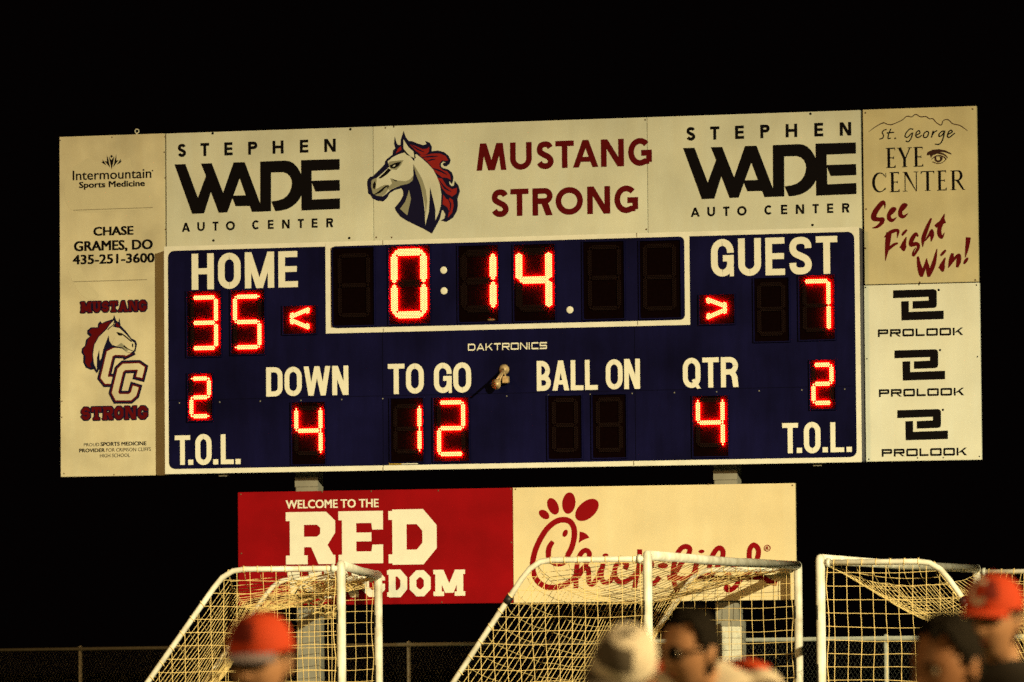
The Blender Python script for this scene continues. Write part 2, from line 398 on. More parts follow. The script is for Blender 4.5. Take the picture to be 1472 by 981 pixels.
def serif(ch, w, h, s):
    t = .045*h; sl = .03*h; sd = s*.55; G = []
    R = lambda *a: G.append([rect(*a)])
    st = lambda x: (R(x,0,x+s,h), R(x-sd,0,x+s+sd,sl), R(x-sd,h-sl,x+s+sd,h))
    x = sd
    if ch == 'E':
        st(x); R(x,h-t,w*.95,h+.002); R(x,h*.48,w*.8,h*.48+t); R(x,0,w,t)
        for y0, y1, xx in ((h-.14*h,h,w*.95),(h*.42,h*.58,w*.82),(0,.15*h,w)): G.append([[(xx-.07*h,(y0+y1)/2 if y1 not in (h,) else h),(xx,y0),(xx,y1)]])
    elif ch == 'T':
        R(w/2-s/2,0,w/2+s/2,h); R(w/2-s/2-sd,0,w/2+s/2+sd,sl); R(0,h-t,w,h)
        G.append([[(0,h-.14*h),(.03*w,h-.14*h),(.12*w,h),(0,h)], [(w,h-.14*h),(w,h),(w*.88,h),(w*.97,h-.14*h)]])
    elif ch == 'Y':
        R(w/2-s/2,0,w/2+s/2,h*.45); R(w/2-s/2-sd,0,w/2+s/2+sd,sl); G.append([[(w*.06,h),(w*.06+s*1.15,h),(w/2+s/2,h*.42),(w/2-s/2,h*.42)]])
        G.append([[(w*.90-t,h),(w*.90+t*.3,h),(w/2+s/2,h*.42),(w/2+s*.1,h*.44)]]); R(0,h-sl,w*.3,h); R(w*.72,h-sl,w,h)
    elif ch == 'N':
        R(w*.12,0,w*.12+t,h); R(0,0,w*.30,sl); R(w*.84,0,w*.84+t,h); R(w*.70,h-sl,w,h); R(0,h-sl,w*.22,h); G.append([[(w*.06,h),(w*.06+s*1.25,h),(w*.87,-.01*h),(w*.84,-.01*h)]])
    elif ch == 'C':
        p = arc(w*.56, h/2, w*.52-s*.4, h/2-t*.6, 38, 322, 26)
        ws = [t + (s*1.05-t)*max(0, -cos(radians(38+284*k/26)))**.8 if -cos(radians(38+284*k/26)) > 0 else t for k in range(27)]
        G.append(strip(p, ws)); R(w-.03*h,h*.74,w,h*.97); G.append([[(w*.93,h*.10),(w*.98,h*.24),(w*.95,h*.24),(w*.88,h*.12)]])
    elif ch == 'R':
        st(x); p = [(x+s*.5,h-t/2)] + arc(w*.48, h*.74, w*.24, h*.26-t/2, 90, -90, 12) + [(x+s*.5,h*.48+t/2)]
        ws = [t] + [t + (s-t)*max(0, cos(radians(90-180*k/12))) for k in range(13)] + [t]
        G.append(strip(p, ws)); G.append([[(w*.36,h*.50),(w*.36+s*1.1,h*.50),(w*.88,.05*h),(w,0),(w*.80,0)]])
    return G

class Ink:
    """flat lettering and marks, in metres of the sign plane; every line becomes a part of its own"""
    def __init__(s): s.g = []; s.line = 0; s.n = 0
    def cut(s): s.line += 1; s.n = 0
    def put(s, polys, mi=0, lv=None):
        if lv is None: s.n += 1; lv = s.n
        s.g.append((polys, mi, lv, s.line))
    def group(s, polys, mi=0): s.put(polys, mi)
    def _glyph(s, ch, w, h, sw, style):
        return slab(ch, w, h, sw*h) if style == 'slab' else serif(ch, w, h, sw*h) if style == 'serif' else glyph(ch, w, h, sw*h, style)
    def word(s, txt, style, bl, tr, off, sw, track=.1, space=.35, mi=0, lv=0):
        (u0, z0), (u1, z1) = uv(bl, off), uv(tr, off); h = z1-z0
        table = SLABW if style == 'slab' else SERW if style == 'serif' else WID[style]
        tot = 0
        for k, ch in enumerate(txt):
            tot += space if ch == ' ' else table[ch] + (track if k < len(txt)-1 and txt[k+1] != ' ' else 0)
        kx = (u1-u0)/(tot*h); x = u0
        for ch in txt:
            if ch == ' ': x += space*h*kx; continue
            for n, polys in enumerate(s._glyph(ch, table[ch]*h, h, sw, style)):
                s.put([[(x+p[0]*kx, z0+p[1]) for p in q] for q in polys], mi, lv+n+1)
            x += (table[ch]+track)*h*kx
    def letter(s, ch, style, bl, tr, off, sw, mi=0):
        (u0, z0), (u1, z1) = uv(bl, off), uv(tr, off)
        h = z1-z0; w = u1-u0
        for n, polys in enumerate(s._glyph(ch, w, h, sw, style)): s.put([[(u0+p[0], z0+p[1]) for p in q] for q in polys], mi, n+1)
    def trace(s, pts, z, off, mi=0, smooth=0):
        if smooth: pts = catmull(pts, smooth, True)
        s.put([[uv(z(*p), off) for p in pts]], mi)
    def stroke(s, pts, w, z, off, mi=0, smooth=5, closed=False, ext=0):
        """pts (x, y[, width]) in zoom units; w in zoom units"""
        if len(pts[0]) == 2: pts = [(x, y, w) for x, y in pts]
        if smooth and len(pts) > 2: pts = catmull(pts, smooth, closed)
        a = uv(z(0,0), off); b = uv(z(100,0), off); k = abs(b[0]-a[0])/100
        q = strip([uv(z(p[0],p[1]), off) for p in pts], [max(.5,p[2])*k for p in pts], closed, 1.4, ext*k)
        for half in (q[0::2], q[1::2]): s.put(half, mi)
    def font(s, txt, bl, tr, off, bold=0.0, mi=0):
        (u0, z0), (u1, z1) = uv(bl, off), uv(tr, off)
        cu = bpy.data.curves.new('t', 'FONT'); cu.body = txt; cu.offset = min(bold, 0); cu.resolution_u = 3
        o = bpy.data.objects.new('t', cu); COL.objects.link(o)
        dg = bpy.context.evaluated_depsgraph_get(); ev = o.evaluated_get(dg); me = ev.to_mesh()
        vs = [(v.co.x, v.co.y) for v in me.vertices]; fs = [list(p.vertices) for p in me.polygons]
        ev.to_mesh_clear(); bpy.data.objects.remove(o); bpy.data.curves.remove(cu)
        x0 = min(v[0] for v in vs); x1 = max(v[0] for v in vs); y0 = min(v[1] for v in vs); y1 = max(v[1] for v in vs)
        T = lambda v: (u0+(v[0]-x0)/(x1-x0)*(u1-u0), z0+(v[1]-y0)/(y1-y0)*(z1-z0))
        bb = max(bold, 0)*(u1-u0)/(x1-x0)
        for dx, dz in ([(0,0)] if bb == 0 else [(-1,-.5),(-1,.5),(-.35,0),(.35,0),(1,.5),(1,-.5)]):
            s.put([[(T(vs[i])[0]+dx*bb, T(vs[i])[1]+dz*bb) for i in f] for f in fs], mi)
    def build(s, name, mats, parent, u0, z0, off, base=.003):
        out = None
        for ln in sorted({g[3] for g in s.g}):
            b = MB()
            for polys, mi, lv, l_ in s.g:
                if l_ != ln: continue
                y = -off-base-.00016*lv
                for q in polys:
                    a = sum(q[i][0]*q[(i+1) % len(q)][1] - q[(i+1) % len(q)][0]*q[i][1] for i in range(len(q)))
                    q2 = q if a > 0 else q[::-1]
                    b.add([(p[0]-u0, y, p[1]-z0) for p in q2], [list(range(len(q2)))], mi)
            out = b.build(name, mats, parent)
        return out

def plane_root(name, u0, z0): return empty(name, BC + BU*u0 + Vector((0,0,z0)), -YAW)
def quad_bounds(pts, off=0):
    q = [uv(p, off) for p in pts]      # TL TR BR BL
    return ((q[0][0]+q[3][0])/2, (q[1][0]+q[2][0])/2, (q[2][1]+q[3][1])/2, (q[0][1]+q[1][1])/2)

def sign(name, label, cat, pts, panel_mat, thick=.05, off=0.0, group=None, bounds=None, bolts=(), bolt_mat='rust', br=.011, trimmed=False):
    u0, u1, z0, z1 = bounds or quad_bounds(pts, off)
    uc = (u0+u1)/2
    r = plane_root(name, uc, z0); tag(r, label, cat, group)
    b = MB(); b.box((u0-uc, -off, 0), (u1-uc, -off+thick, z1-z0), 0, .004)
    b.build('panel', panel_mat, r)
    for p in bolts:
        u, z = uv(p, off); k = MB()
        k.ball((u-uc, -off-.001, z-z0), br, sc3=(1,.5,1), seg=10, rings=6); k.build('bolt', M[bolt_mat], r, True)
    return r, uc, z0, (u0, u1, z0, z1)

# ================================================================== signs round the scoreboard
# ---- left: sports medicine
PL = dict()
z1_ = Z(70,180,3.772); z2_ = Z(70,420,3.505); z7_ = Z(95,210,10.904); zc_ = Z(105,450,7.007)
bm_banner = quad_bounds([(238.4,191.6),(1238,159.2),(1238,326),(238.4,349.5)])
r, uc, zb, B = sign('sponsor_sign', 'tall yellowed sports medicine sign with small horse emblem, left of the scoreboard', 'sign',
    [(84.6,197.2),(238,192),(238,682.5),(87.7,686.8)], M['tan'], bolts=[(161,197.5),(86.5,202),(237.6,197),(236,219),(237.5,256),(238,330),(92,681),(164,682.5),(89,600),(89,577)], br=.008)
k = MB(); up = uv((196,190)); k.tube([(up[0]-uc+.022*cos(a), .02, up[1]-zb+.01+.022*sin(a)) for a in [2*pi*i/12 for i in range(13)]], .006, 6)
k.box((up[0]-uc-.008, .012, B[3]-zb-.004), (up[0]-uc+.008, .028, up[1]-zb-.012)); k.build('eye_bolt', M['steel'], r)
t = Ink()
t.trace([(100,275),(140,225),(185,195),(215,180),(262,196),(340,202),(400,196),(440,178),(452,222),(478,262),(500,310),(540,360),(565,402),(552,440),(540,458),(420,462),(300,470),(200,474),(118,455),(90,400),(86,330)], z1_, 0, 0, 3); t.cut()
t.trace([(95,765),(130,742),(165,752),(185,800),(210,850),(262,905),(270,930),(230,945),(180,925),(140,865)], z1_, 0, 0, 3)
t.build('faded_map_print', [M['ghost']], r, uc, zb, 0, .0012)
t = Ink()
t.font('Intermountain', z7_(107,540), z7_(1335,352), 0, .012)
t.cut()
t.font('Sports Medicine', z7_(210,690), z7_(1232,536), 0, .030)
t.cut()
t.font('CHASE', z1_(245,600), z1_(458,548), 0, .036)
t.cut()
t.font('GRAMES, DO', z1_(140,692), z1_(562,620), 0, .036)
t.cut()
t.font('435-251-3600', z1_(133,756), z1_(572,694), 0, .030)
t.cut()
t.font('PROUD', z2_(178,778), z2_(255,760), 0, -.004)
t.cut()
t.font('SPORTS MEDICINE', z2_(263,776), z2_(492,753), 0, .026)
t.cut()
t.font('PROVIDER', z2_(155,808), z2_(283,788), 0, .026)
t.cut()
t.font('FOR CRIMSON CLIFFS', z2_(291,805), z2_(515,783), 0, -.004)
t.cut()
t.font('HIGH SCHOOL', z2_(259,834), z2_(410,813), 0, -.004)
t.cut()
t.build('lettering', [M['black']], r, uc, zb, 0)
t = Ink()
for q in ([(672,165),(712,225),(758,165),(740,260),(715,370),(692,260)], [(640,140),(665,215),(690,340),(605,235),(645,245)], [(790,130),(790,235),(825,220),(740,335),(765,235)],
          [(570,210),(600,250),(635,305),(590,280),(552,255),(580,248)], [(862,200),(855,240),(880,235),(845,270),(795,298),(825,255)], ell(715,163,18,18)):
    t.trace(q, z7_, 0)
t.trace(ell(1357,388,11,11), z7_, 0)
t.build('burst_logo', [M['black']], r, uc, zb, 0)
t = Ink()
t.stroke([(135,462),(565,447)], 3, z1_, 0); t.cut(); t.stroke([(135,850),(535,838)], 3, z1_, 0)
t.build('rule_line', [M['seam']], r, uc, zb, 0)
t = Ink()
for txt, bl, tr, tk in (('MUSTANG',(164,104),(495,42),.10), ('STRONG',(167,646),(500,574),.12)):
    for q, (dx, dy) in enumerate([(-4,-4),(4,-4),(4,4),(-4,4),(0,5),(0,-5),(5,0),(-5,0),(0,0)]):
        t.word(txt, 'slab', z2_(bl[0]+dx,bl[1]+dy), z2_(tr[0]+dx,tr[1]+dy), 0, .27, tk, mi=1 if q == 8 else 0, lv=q*7)
    t.cut()
t.build('school_lettering', [M['violet'], M['maroon']], r, uc, zb, 0)
# small horse with interlocking letters
t = Ink(); zz = zc_
NV, RD, CR, GY, BK = 0, 1, 2, 3, 4
t.trace([(415,20),(435,75),(458,95),(468,50),(480,130),(530,180),(590,258),(630,278),(645,315),(632,385),(600,412),(560,425),(520,405),(450,352),(400,352),(330,385),(290,480),(270,560),(240,610),(210,568),(180,575),(130,552),(103,500),(105,430),(85,400),(90,360),(122,330),(132,270),(170,237),(145,215),(143,180),(180,146),(250,145),(252,110),(275,83),(292,105),(330,86),(385,68),(404,62)], zz, 0, NV)
t.trace([(385,82),(320,100),(268,118),(258,155),(190,158),(158,190),(192,222),(152,265),(138,322),(103,370),(108,408),(128,440),(122,500),(150,545),(185,552),(172,515),(195,480),(193,400),(212,312),(258,232),(330,160)], zz, 0, RD)
t.trace([(430,132),(440,98),(472,132),(465,150)], zz, 0, RD)
t.trace([(416,72),(422,110),(402,140),(470,155),(520,200),(600,290),(620,300),(627,350),(612,382),(580,400),(540,390),(500,345),(440,335),(392,320),(366,280),(360,222),(335,290),(305,370),(285,460),(270,480),(265,370),(242,450),(240,575),(212,510),(202,420),(217,320),(262,242),(342,165),(372,118)], zz, 0, CR)
t.trace([(430,330),(490,300),(520,330),(560,380),(530,385),(480,345)], zz, 0, GY)
t.trace([(440,192),(500,208),(492,232),(460,224)], zz, 0, BK)
t.stroke([(500,215),(545,250),(592,290)], 10, zz, 0, BK); t.trace([(597,302),(610,320),(607,352),(595,338)], zz, 0, BK)
t.stroke([(512,332,16),(560,366,8),(612,386,6)], 8, zz, 0, BK); t.stroke([(418,70),(410,118),(370,150),(350,175)], 8, zz, 0, BK)
for path, w in (([(600,478),(470,478),(535,478),(560,420),(548,392),(420,388),(372,412),(315,648),(340,680),(430,680)], 66), ([(600,650),(668,650),(690,562),(658,540),(515,545),(478,580),(425,802),(450,850),(575,850),(612,818),(634,742),(570,742)], 60)):
    path = path[3:] if w == 66 else path[1:-1]
    for ww, mi in ((w+62, NV), (w+26, RD), (w, CR)):
        t.stroke(path, ww, zz, 0, mi, smooth=0, ext=(ww-w)/2)
t.trace([(382,345),(440,350),(500,362),(540,395),(600,412),(632,388),(640,330),(600,345),(520,335),(440,315)], zz, 0, NV)
t.trace([(392,322),(440,337),(500,347),(540,392),(580,402),(612,384),(627,350),(600,300),(520,250),(420,250)], zz, 0, CR)
t.trace([(440,334),(490,302),(520,332),(560,380),(535,390),(500,346)], zz, 0, GY)
t.stroke([(512,332,16),(560,366,8),(612,386,6)], 8, zz, 0, BK); t.trace([(597,302),(610,320),(607,352),(595,338)], zz, 0, BK); t.stroke([(500,215),(545,250),(592,290)], 10, zz, 0, BK)
t.trace([(440,192),(500,208),(492,232),(460,224)], zz, 0, BK)
t.build('horse_emblem', [M['violet'], M['maroon'], M['tan'], M['grey'], M['black']], r, uc, zb, 0)

# ---- top banner: three panels side by side
zw = Z(230,170,4.907); zw2 = Z(960,160,5.076)
bu = [uv((238.6,270))[0], uv((536.5,265))[0], uv((930.5,250))[0], uv((1238,240))[0]]
bz0, bz1 = bm_banner[2], bm_banner[3]
AUTO = [
 [(103,327),(180,325),(268,563),(325,408),(290,321),(366,319),(446,528),(476,665),(415,668),(360,520),(312,672),(228,676)],
 [(446,528),(520,313),(563,425),(518,547),(512,565),(476,665)],
 [(520,313),(598,311),(708,605),(712,660),(650,662),(606,545),(563,425)],
 [(518,547),(606,545),(635,620),(535,622),(512,565)],
 [(708,307),(880,300),(912,304),(940,317),(965,342),(985,372),(998,400),(1000,540),(985,572),(960,602),(930,626),(895,643),(855,653),(815,657),(786,588),(830,582),(868,570),(897,548),(917,520),(928,490),(932,460),(929,435),(917,410),(897,391),(870,382),(784,384),(784,657),(712,660),(708,605)],
 [(996,297),(1268,289),(1268,364),(1070,372),(1070,443),(1268,436),(1270,512),(1097,518),(1072,455),(1074,575),(1270,566),(1270,641),(999,652)]]
def auto_sign(label, b, bolts, first):
    r, uc, zb, _ = sign('sponsor_sign', label, 'sign', None, M['cream'], bounds=(b[0]+.002, b[1]-.002, bz0-.07, bz1), bolts=bolts, bolt_mat='hole', br=.014)
    t = Ink()
    ref = [[uv(zw(*p)) for p in q] for q in AUTO]
    a0 = uv(zw(103,327)); a1 = uv(zw(1270,641))
    if first: T = lambda p: p
    else:
        c0 = uv(zw2(112,270)); c1 = uv(zw2(1377,605))
        T = lambda p: (c0[0]+(p[0]-a0[0])*(c1[0]-c0[0])/(a1[0]-a0[0]), c0[1]+(p[1]-a0[1])*(c1[1]-c0[1])/(a1[1]-a0[1]))
    for q in ref: t.group([[T(p) for p in q]])
    t.cut()
    if first:
        for ch, x0, x1, yb, yt in (('S',125,185,275,183),('T',287,347,269,177),('E',455,513,264,172),('P',623,687,259,167),('H',795,872,252,160),('E',988,1047,245,154),('N',1160,1240,240,147)):
            t.letter(ch, 'geo', zw(x0,yb), zw(x1,yt-2), 0, .225)
        t.cut()
        for ch, x0, x1, yb, yt in (('A',155,212,803,740),('U',264,316,798,736),('T',372,413,795,732),('O',466,529,793,728),('C',651,705,787,722),('E',762,802,783,720),('N',862,915,780,717),('T',973,1015,777,713),('E',1071,1112,774,710),('R',1174,1222,771,707)):
            t.letter(ch, 'geo', zw(x0,yb), zw(x1,yt-2), 0, .22)
    else:
        for ch, x0, x1, yb, yt in (('S',135,202,216,117),('T',310,376,209,113),('E',492,556,204,107),('P',676,743,198,100),('H',861,944,192,94),('E',1070,1134,186,87),('N',1256,1338,180,81)):
            t.letter(ch, 'geo', zw2(x0,yb), zw2(x1,yt-2), 0, .225)
        t.cut()
        for ch, x0, x1, yb, yt in (('A',168,233,772,705),('U',289,345,769,700),('T',405,450,766,698),('O',507,575,764,694),('C',706,765,757,688),('E',827,872,753,685),('N',935,995,751,682),('T',1057,1102,747,679),('E',1163,1208,744,676),('R',1273,1325,741,673)):
            t.letter(ch, 'geo', zw2(x0,yb), zw2(x1,yt-2), 0, .22)
    t.build('lettering', [M['black']], r, uc, zb, 0)
auto_sign('cream auto dealer sign with heavy black lettering, above HOME beside the tall left sign', (bu[0], bu[1]), [(305.8,192),(503.7,186),(306.8,349-3),(502,342.5)], True)
auto_sign('cream auto dealer sign with heavy black lettering, above GUEST at the right end', (bu[2], bu[3]), [(1165,163.8),(1168,323.7)], False)
r, uc, zb, _ = sign('team_sign', 'cream sign with maroon MUSTANG STRONG lettering and a horse head, above the clock', 'sign', None, M['cream'],
    bounds=(bu[1]+.002, bu[2]-.002, bz0-.07, bz1), bolts=[(554,184),(566,182.5),(541,341.5),(563,341.5),(927.5,172.5),(929,330)], br=.010)
zt = Z(670,170,4.907); t = Ink()
for ch, x0, x1, yb, yt in (('M',75,284,372,178),('U',312,463,367,172),('S',495,620,362,166),('T',632,760,354,162),('A',755,932,350,155),('N',953,1113,345,150),('G',1145,1310,340,142),
                           ('S',178,303,700,505),('T',315,441,692,501),('R',470,610,689,496),('O',633,824,685,488),('N',856,1016,678,483),('G',1048,1213,673,477)):
    t.letter(ch, 'geo', zt(x0,yb), zt(x1,yt-4), 0, .21)
    if x0 == 1145: t.cut()
t.build('lettering', [M['maroon']], r, uc, zb, 0)
zz = Z(525,185,6.329); t = Ink(); NV, RD, CR, GY, BK = 0, 1, 2, 3, 4
TR_ = lambda q, m, s=0: t.trace(q, zz, 0, m, s)
TR_([(18,500),(25,462),(45,440),(70,435),(110,395),(150,355),(180,322),(181,300),(200,275),(250,237),(253,200),(275,180),(263,140),(270,72),(285,130),(300,150),(322,150),(325,100),(350,22),(368,75),(395,113),(430,116),(480,138),(530,152),(558,142),(548,113),(588,130),(607,165),(605,208),(660,200),(715,213),(760,248),(778,290),(768,322),(738,345),(718,342),(706,325),(714,312),(735,308),(712,300),(690,318),(690,345),(712,362),(755,372),(790,400),(803,440),(800,480),(788,505),(768,478),(765,500),(785,525),(808,520),(815,475),(850,520),(863,570),(840,640),(845,690),(836,750),(800,812),(740,850),(688,838),(722,818),(730,778),(708,742),(697,748),(682,820),(608,957),(540,917),(375,837),(318,800),(278,745),(270,720),(320,660),(346,610),(346,570),(330,543),(270,560),(222,590),(202,630),(165,664),(110,657),(68,637),(48,605),(28,590)], NV)
TR_([(325,160),(330,195),(280,228),(295,190)], RD)
TR_([(405,145),(450,155),(520,187),(560,185),(586,165),(580,212),(555,235),(512,240),(462,205)], RD)
TR_([(490,240),(560,240),(610,228),(680,228),(730,248),(757,290),(735,296),(700,290),(676,318),(678,350),(705,378),(745,390),(772,420),(780,468),(748,450),(700,445),(640,400),(590,330),(540,280)], RD)
TR_([(655,448),(700,455),(740,520),(790,552),(836,540),(832,590),(792,620),(740,592),(700,542)], RD)
TR_([(710,600),(738,640),(760,650),(770,630),(800,652),(806,700),(790,770),(752,812),(765,750),(742,712),(705,690)], RD)
for p in ([(520,262,4),(600,256,14),(665,252,4)], [(560,300,4),(600,285,13),(640,280,4)], [(610,362,4),(680,385,16),(745,420,5)], [(675,470,4),(725,540,14),(785,575,4)], [(420,150,4),(480,190,12),(540,215,4)], [(760,650,4),(778,690,12),(770,760,4)]):
    t.stroke(p, 8, zz, 0, NV)
TR_([(348,98),(395,170),(440,210),(452,270),(420,258),(372,215),(350,182)], CR)
TR_([(205,300),(250,262),(310,232),(370,217),(412,255),(447,300),(455,240),(470,235),(520,275),(570,320),(620,375),(655,440),(680,510),(695,600),(690,700),(670,770),(640,836),(640,740),(618,640),(590,528),(588,640),(580,760),(548,882),(544,760),(530,640),(500,500),(462,410),(438,328),(440,430),(427,478),(392,500),(340,512),(318,520),(230,560),(192,597),(160,618),(110,613),(85,600),(70,590),(58,530),(62,470),(110,448),(165,400),(222,348),(212,320)], CR)
TR_([(58,475),(85,455),(108,450),(102,500),(100,552),(140,530),(180,512),(218,515),(208,558),(182,600),(150,618),(100,611),(70,590),(55,530)], GY)
TR_([(228,452),(300,475),(370,480),(412,462),(440,425),(434,470),(400,500),(350,513),(315,520),(270,540),(218,562),(205,540),(245,500)], GY)
TR_([(438,322),(480,388),(520,460),(553,560),(566,660),(552,800),(545,700),(530,620),(500,510),(462,415)], GY)
TR_([(212,318),(225,300),(300,292),(350,288),(328,332),(285,378),(238,372),(220,350)], GY)
TR_([(222,338),(270,314),(330,302),(308,340),(268,364),(235,360)], BK)
TR_([(250,345),(262,335),(280,330),(265,348)], CR)
TR_([(118,455),(175,402),(212,362),(240,378),(195,422),(150,452)], BK)
TR_([(72,505),(90,478),(99,510),(88,552),(72,545)], BK)
t.stroke([(82,604,6),(140,572,20),(180,535,14),(212,522,12),(205,545,8)], 8, zz, 0, BK)
TR_([(350,185),(408,252),(380,240),(352,208)], BK); t.stroke([(448,215,8),(456,270,12)], 10, zz, 0, BK)
TR_([(400,558),(418,640),(385,792),(318,732),(365,668),(388,605)], GY)
TR_([(240,455),(300,478),(280,482)], BK)
t.build('horse_head_emblem', [M['violet'], M['mane'], M['cream'], M['grey'], M['black']], r, uc, zb, 0)

# ---- right: eye clinic sign and sportswear sign
r, uc, zb, _ = sign('sponsor_sign', 'tan eye clinic sign with a mountain line and maroon brush script, top right', 'sign',
    [(1240.6,158.6),(1403.5,152),(1407,405.2),(1242.4,409.4)], M['tan2'], bolts=[(1244,162.5),(1398,157),(1245,301),(1244,357),(1322,406.2),(1402,402.8)], br=.010)
ze = Z(1245,155,7.546); zf = Z(1245,280,7.546); t = Ink()
t.stroke([(30,262,4),(100,210,8),(185,165,10),(225,178,8),(275,185,10),(340,160,8),(400,130,8),(435,97,9),(470,95,9),(495,102,8),(540,72,10),(590,100,9),(650,97,9),(690,122,9),(725,120,9),(760,160,9),(815,190,9),(835,145,9),(870,128,9),(905,140,9),(940,175,9),(1010,190,9),(1060,220,8),(1100,250,5)], 9, ze, 0, 1, smooth=3)
t.cut()
for p in ([(225,237),(195,245),(175,270),(190,300),(180,330),(145,343)], [(270,230),(245,290),(240,335),(268,330)], [(225,275),(305,268)], [(512,235),(475,232),(435,275),(425,312),(450,322),(490,285),(510,272)], [(508,272),(490,330),(460,370),(430,360)],
          [(545,300),(585,275),(575,250),(550,265),(540,305),(565,325),(605,300)], [(672,258),(650,262),(625,290),(630,322),(660,318),(680,280),(672,258)], [(730,250),(720,290),(710,325)], [(717,300),(745,262),(772,250)],
          [(855,262),(830,255),(795,285),(795,312),(825,300),(855,255)], [(856,250),(835,340),(800,395),(750,395)], [(890,290),(935,265),(925,245),(900,260),(885,305),(905,322),(965,275)]):
    t.stroke(p, 12, ze, 0, 0)
t.trace(ell(318,333,9,9), ze, 0)
t.cut()
for ch, x0, x1, yb, yt in (('E',218,320,655,438),('Y',340,497,648,432),('E',515,618,642,428),('C',65,218,922,703),('E',258,362,917,701),('N',400,568,911,695),('T',597,740,905,688),('E',770,873,900,684),('R',918,1078,895,680)):
    if yb == 922: t.cut()
    t.letter(ch, 'serif', ze(x0,yb), ze(x1,yt-2), 0, .135)
t.build('lettering', [M['black'], M['ink']], r, uc, zb, 0)
t = Ink()
t.trace([(657,510),(668,482),(720,458),(790,451),(860,463),(930,500),(925,508),(850,484),(790,478),(832,492),(870,515),(890,550),(880,545),(838,512),(770,500),(725,517),(705,547),(694,512),(668,520)], ze, 0)
t.stroke([(710,562,5),(750,530,11),(800,521,12),(845,536,12),(870,562,14)], 10, ze, 0); t.stroke([(723,588,10),(780,607,8),(830,595,7),(868,562,8)], 8, ze, 0)
t.stroke([(752,534),(756,568),(786,584),(816,565),(820,534)], 20, ze, 0); t.stroke([(795,535,6),(812,540,10),(806,560,8)], 8, ze, 0)
t.build('eye_logo', [M['ink']], r, uc, zb, 0)
t = Ink()
BR = [
 [(205,155,6),(203,105,24),(180,88,48),(125,150,54),(88,215,60),(88,258,56),(140,270,42),(178,272,50),(168,308,42),(120,350,30),(68,362,8)],
 [(262,222,16),(300,182,28),(315,155,28),(285,155,34),(255,205,42),(250,255,46),(285,280,36),(332,248,6)],
 [(384,184,16),(422,138,28),(437,112,28),(405,112,34),(376,165,42),(374,220,46),(408,240,34),(456,203,6)],
 [(250,410,60),(238,500,58),(226,600,42),(210,718,6)], [(198,465,10),(260,412,40),(325,388,34),(348,400,32),(338,472,5)], [(235,600,30),(300,545,32),(346,528,18)],
 [(438,462,12),(412,530,46),(406,570,62),(413,612,22)], [(365,577,8),(408,540,40)], [(390,443,20),(415,412,30),(444,382,20)],
 [(566,455,14),(540,428,36),(500,485,48),(488,542,42),(540,535,44),(568,548,36),(560,595,30),(512,668,26)], [(540,575,10),(512,625,16),(508,665,18)],
 [(708,258,20),(660,370,42),(622,480,42),(617,568,6)], [(640,505,10),(688,435,28),(714,392,30),(718,440,44),(708,508,8)],
 [(853,208,6),(825,290,46),(798,370,44),(800,432,46),(825,462,30),(851,412,6)], [(752,348,36),(800,312,44),(860,285,46)],
 [(563,672,22),(575,760,44),(598,850,58),(600,893,22)], [(598,885,40),(635,790,32),(660,692,10)], [(655,705,16),(672,810,44),(682,892,30)], [(680,885,36),(735,750,46),(770,590,10)],
 [(860,684,12),(832,755,46),(826,790,62),(836,835,22)], [(787,797,8),(828,762,40)], [(810,663,20),(838,632,30),(866,602,20)],
 [(938,636,28),(925,710,50),(895,795,8)], [(915,765,12),(975,680,30),(1010,660,36),(1006,720,50),(990,788,26)],
 [(1112,464,52),(1097,580,38),(1078,682,6)], [(1064,750,20),(1086,715,34),(1106,685,18)]]
for k, p in enumerate(BR):
    if k in (3, 14): t.cut()
    t.stroke(p, 8, zf, 0)
t.build('brush_lettering', [M['maroon']], r, uc, zb, 0)

r, uc, zb, _ = sign('sponsor_sign', 'whiter sportswear sign with three stacked black logos, bottom right', 'sign',
    [(1241.6,410.8),(1407,406.6),(1411.8,661),(1245,664)], M['white'], bolts=[(1244,413.5),(1321,409.5),(1403.5,410),(1246,516),(1405,513),(1249,660.5),(1319,658.5),(1356,658),(1408,656.5)], bolt_mat='hole', br=.008)
zp = Z(1230,400,3.632); t = Ink()
for x, y in ((0,0),(7,314),(22,626)):
    t.trace([(196+x,64+y),(408+x,58+y),(419+x,62+y),(424+x,73+y),(424+x,141+y),(420+x,152+y),(409+x,156+y),(298+x,160+y),(298+x,121+y),(382+x,117+y),(382+x,98+y),(196+x,105+y)], zp, 0)
    t.trace([(238+x,122+y),(278+x,120+y),(278+x,177+y),(460+x,170+y),(460+x,214+y),(240+x,221+y)], zp, 0)
    t.trace(ell(434+x,62+y,6,6), zp, 0); t.cut()
t.build('logo', [M['black']], r, uc, zb, 0)
t = Ink()
for bl, tr in (((117,308),(562,258)), ((122,621),(567,572)), ((137,933),(582,885))): t.word('PROLOOK', 'wide', zp(*bl), zp(*tr), 0, .25, .24); t.cut()
t.build('lettering', [M['black']], r, uc, zb, 0)

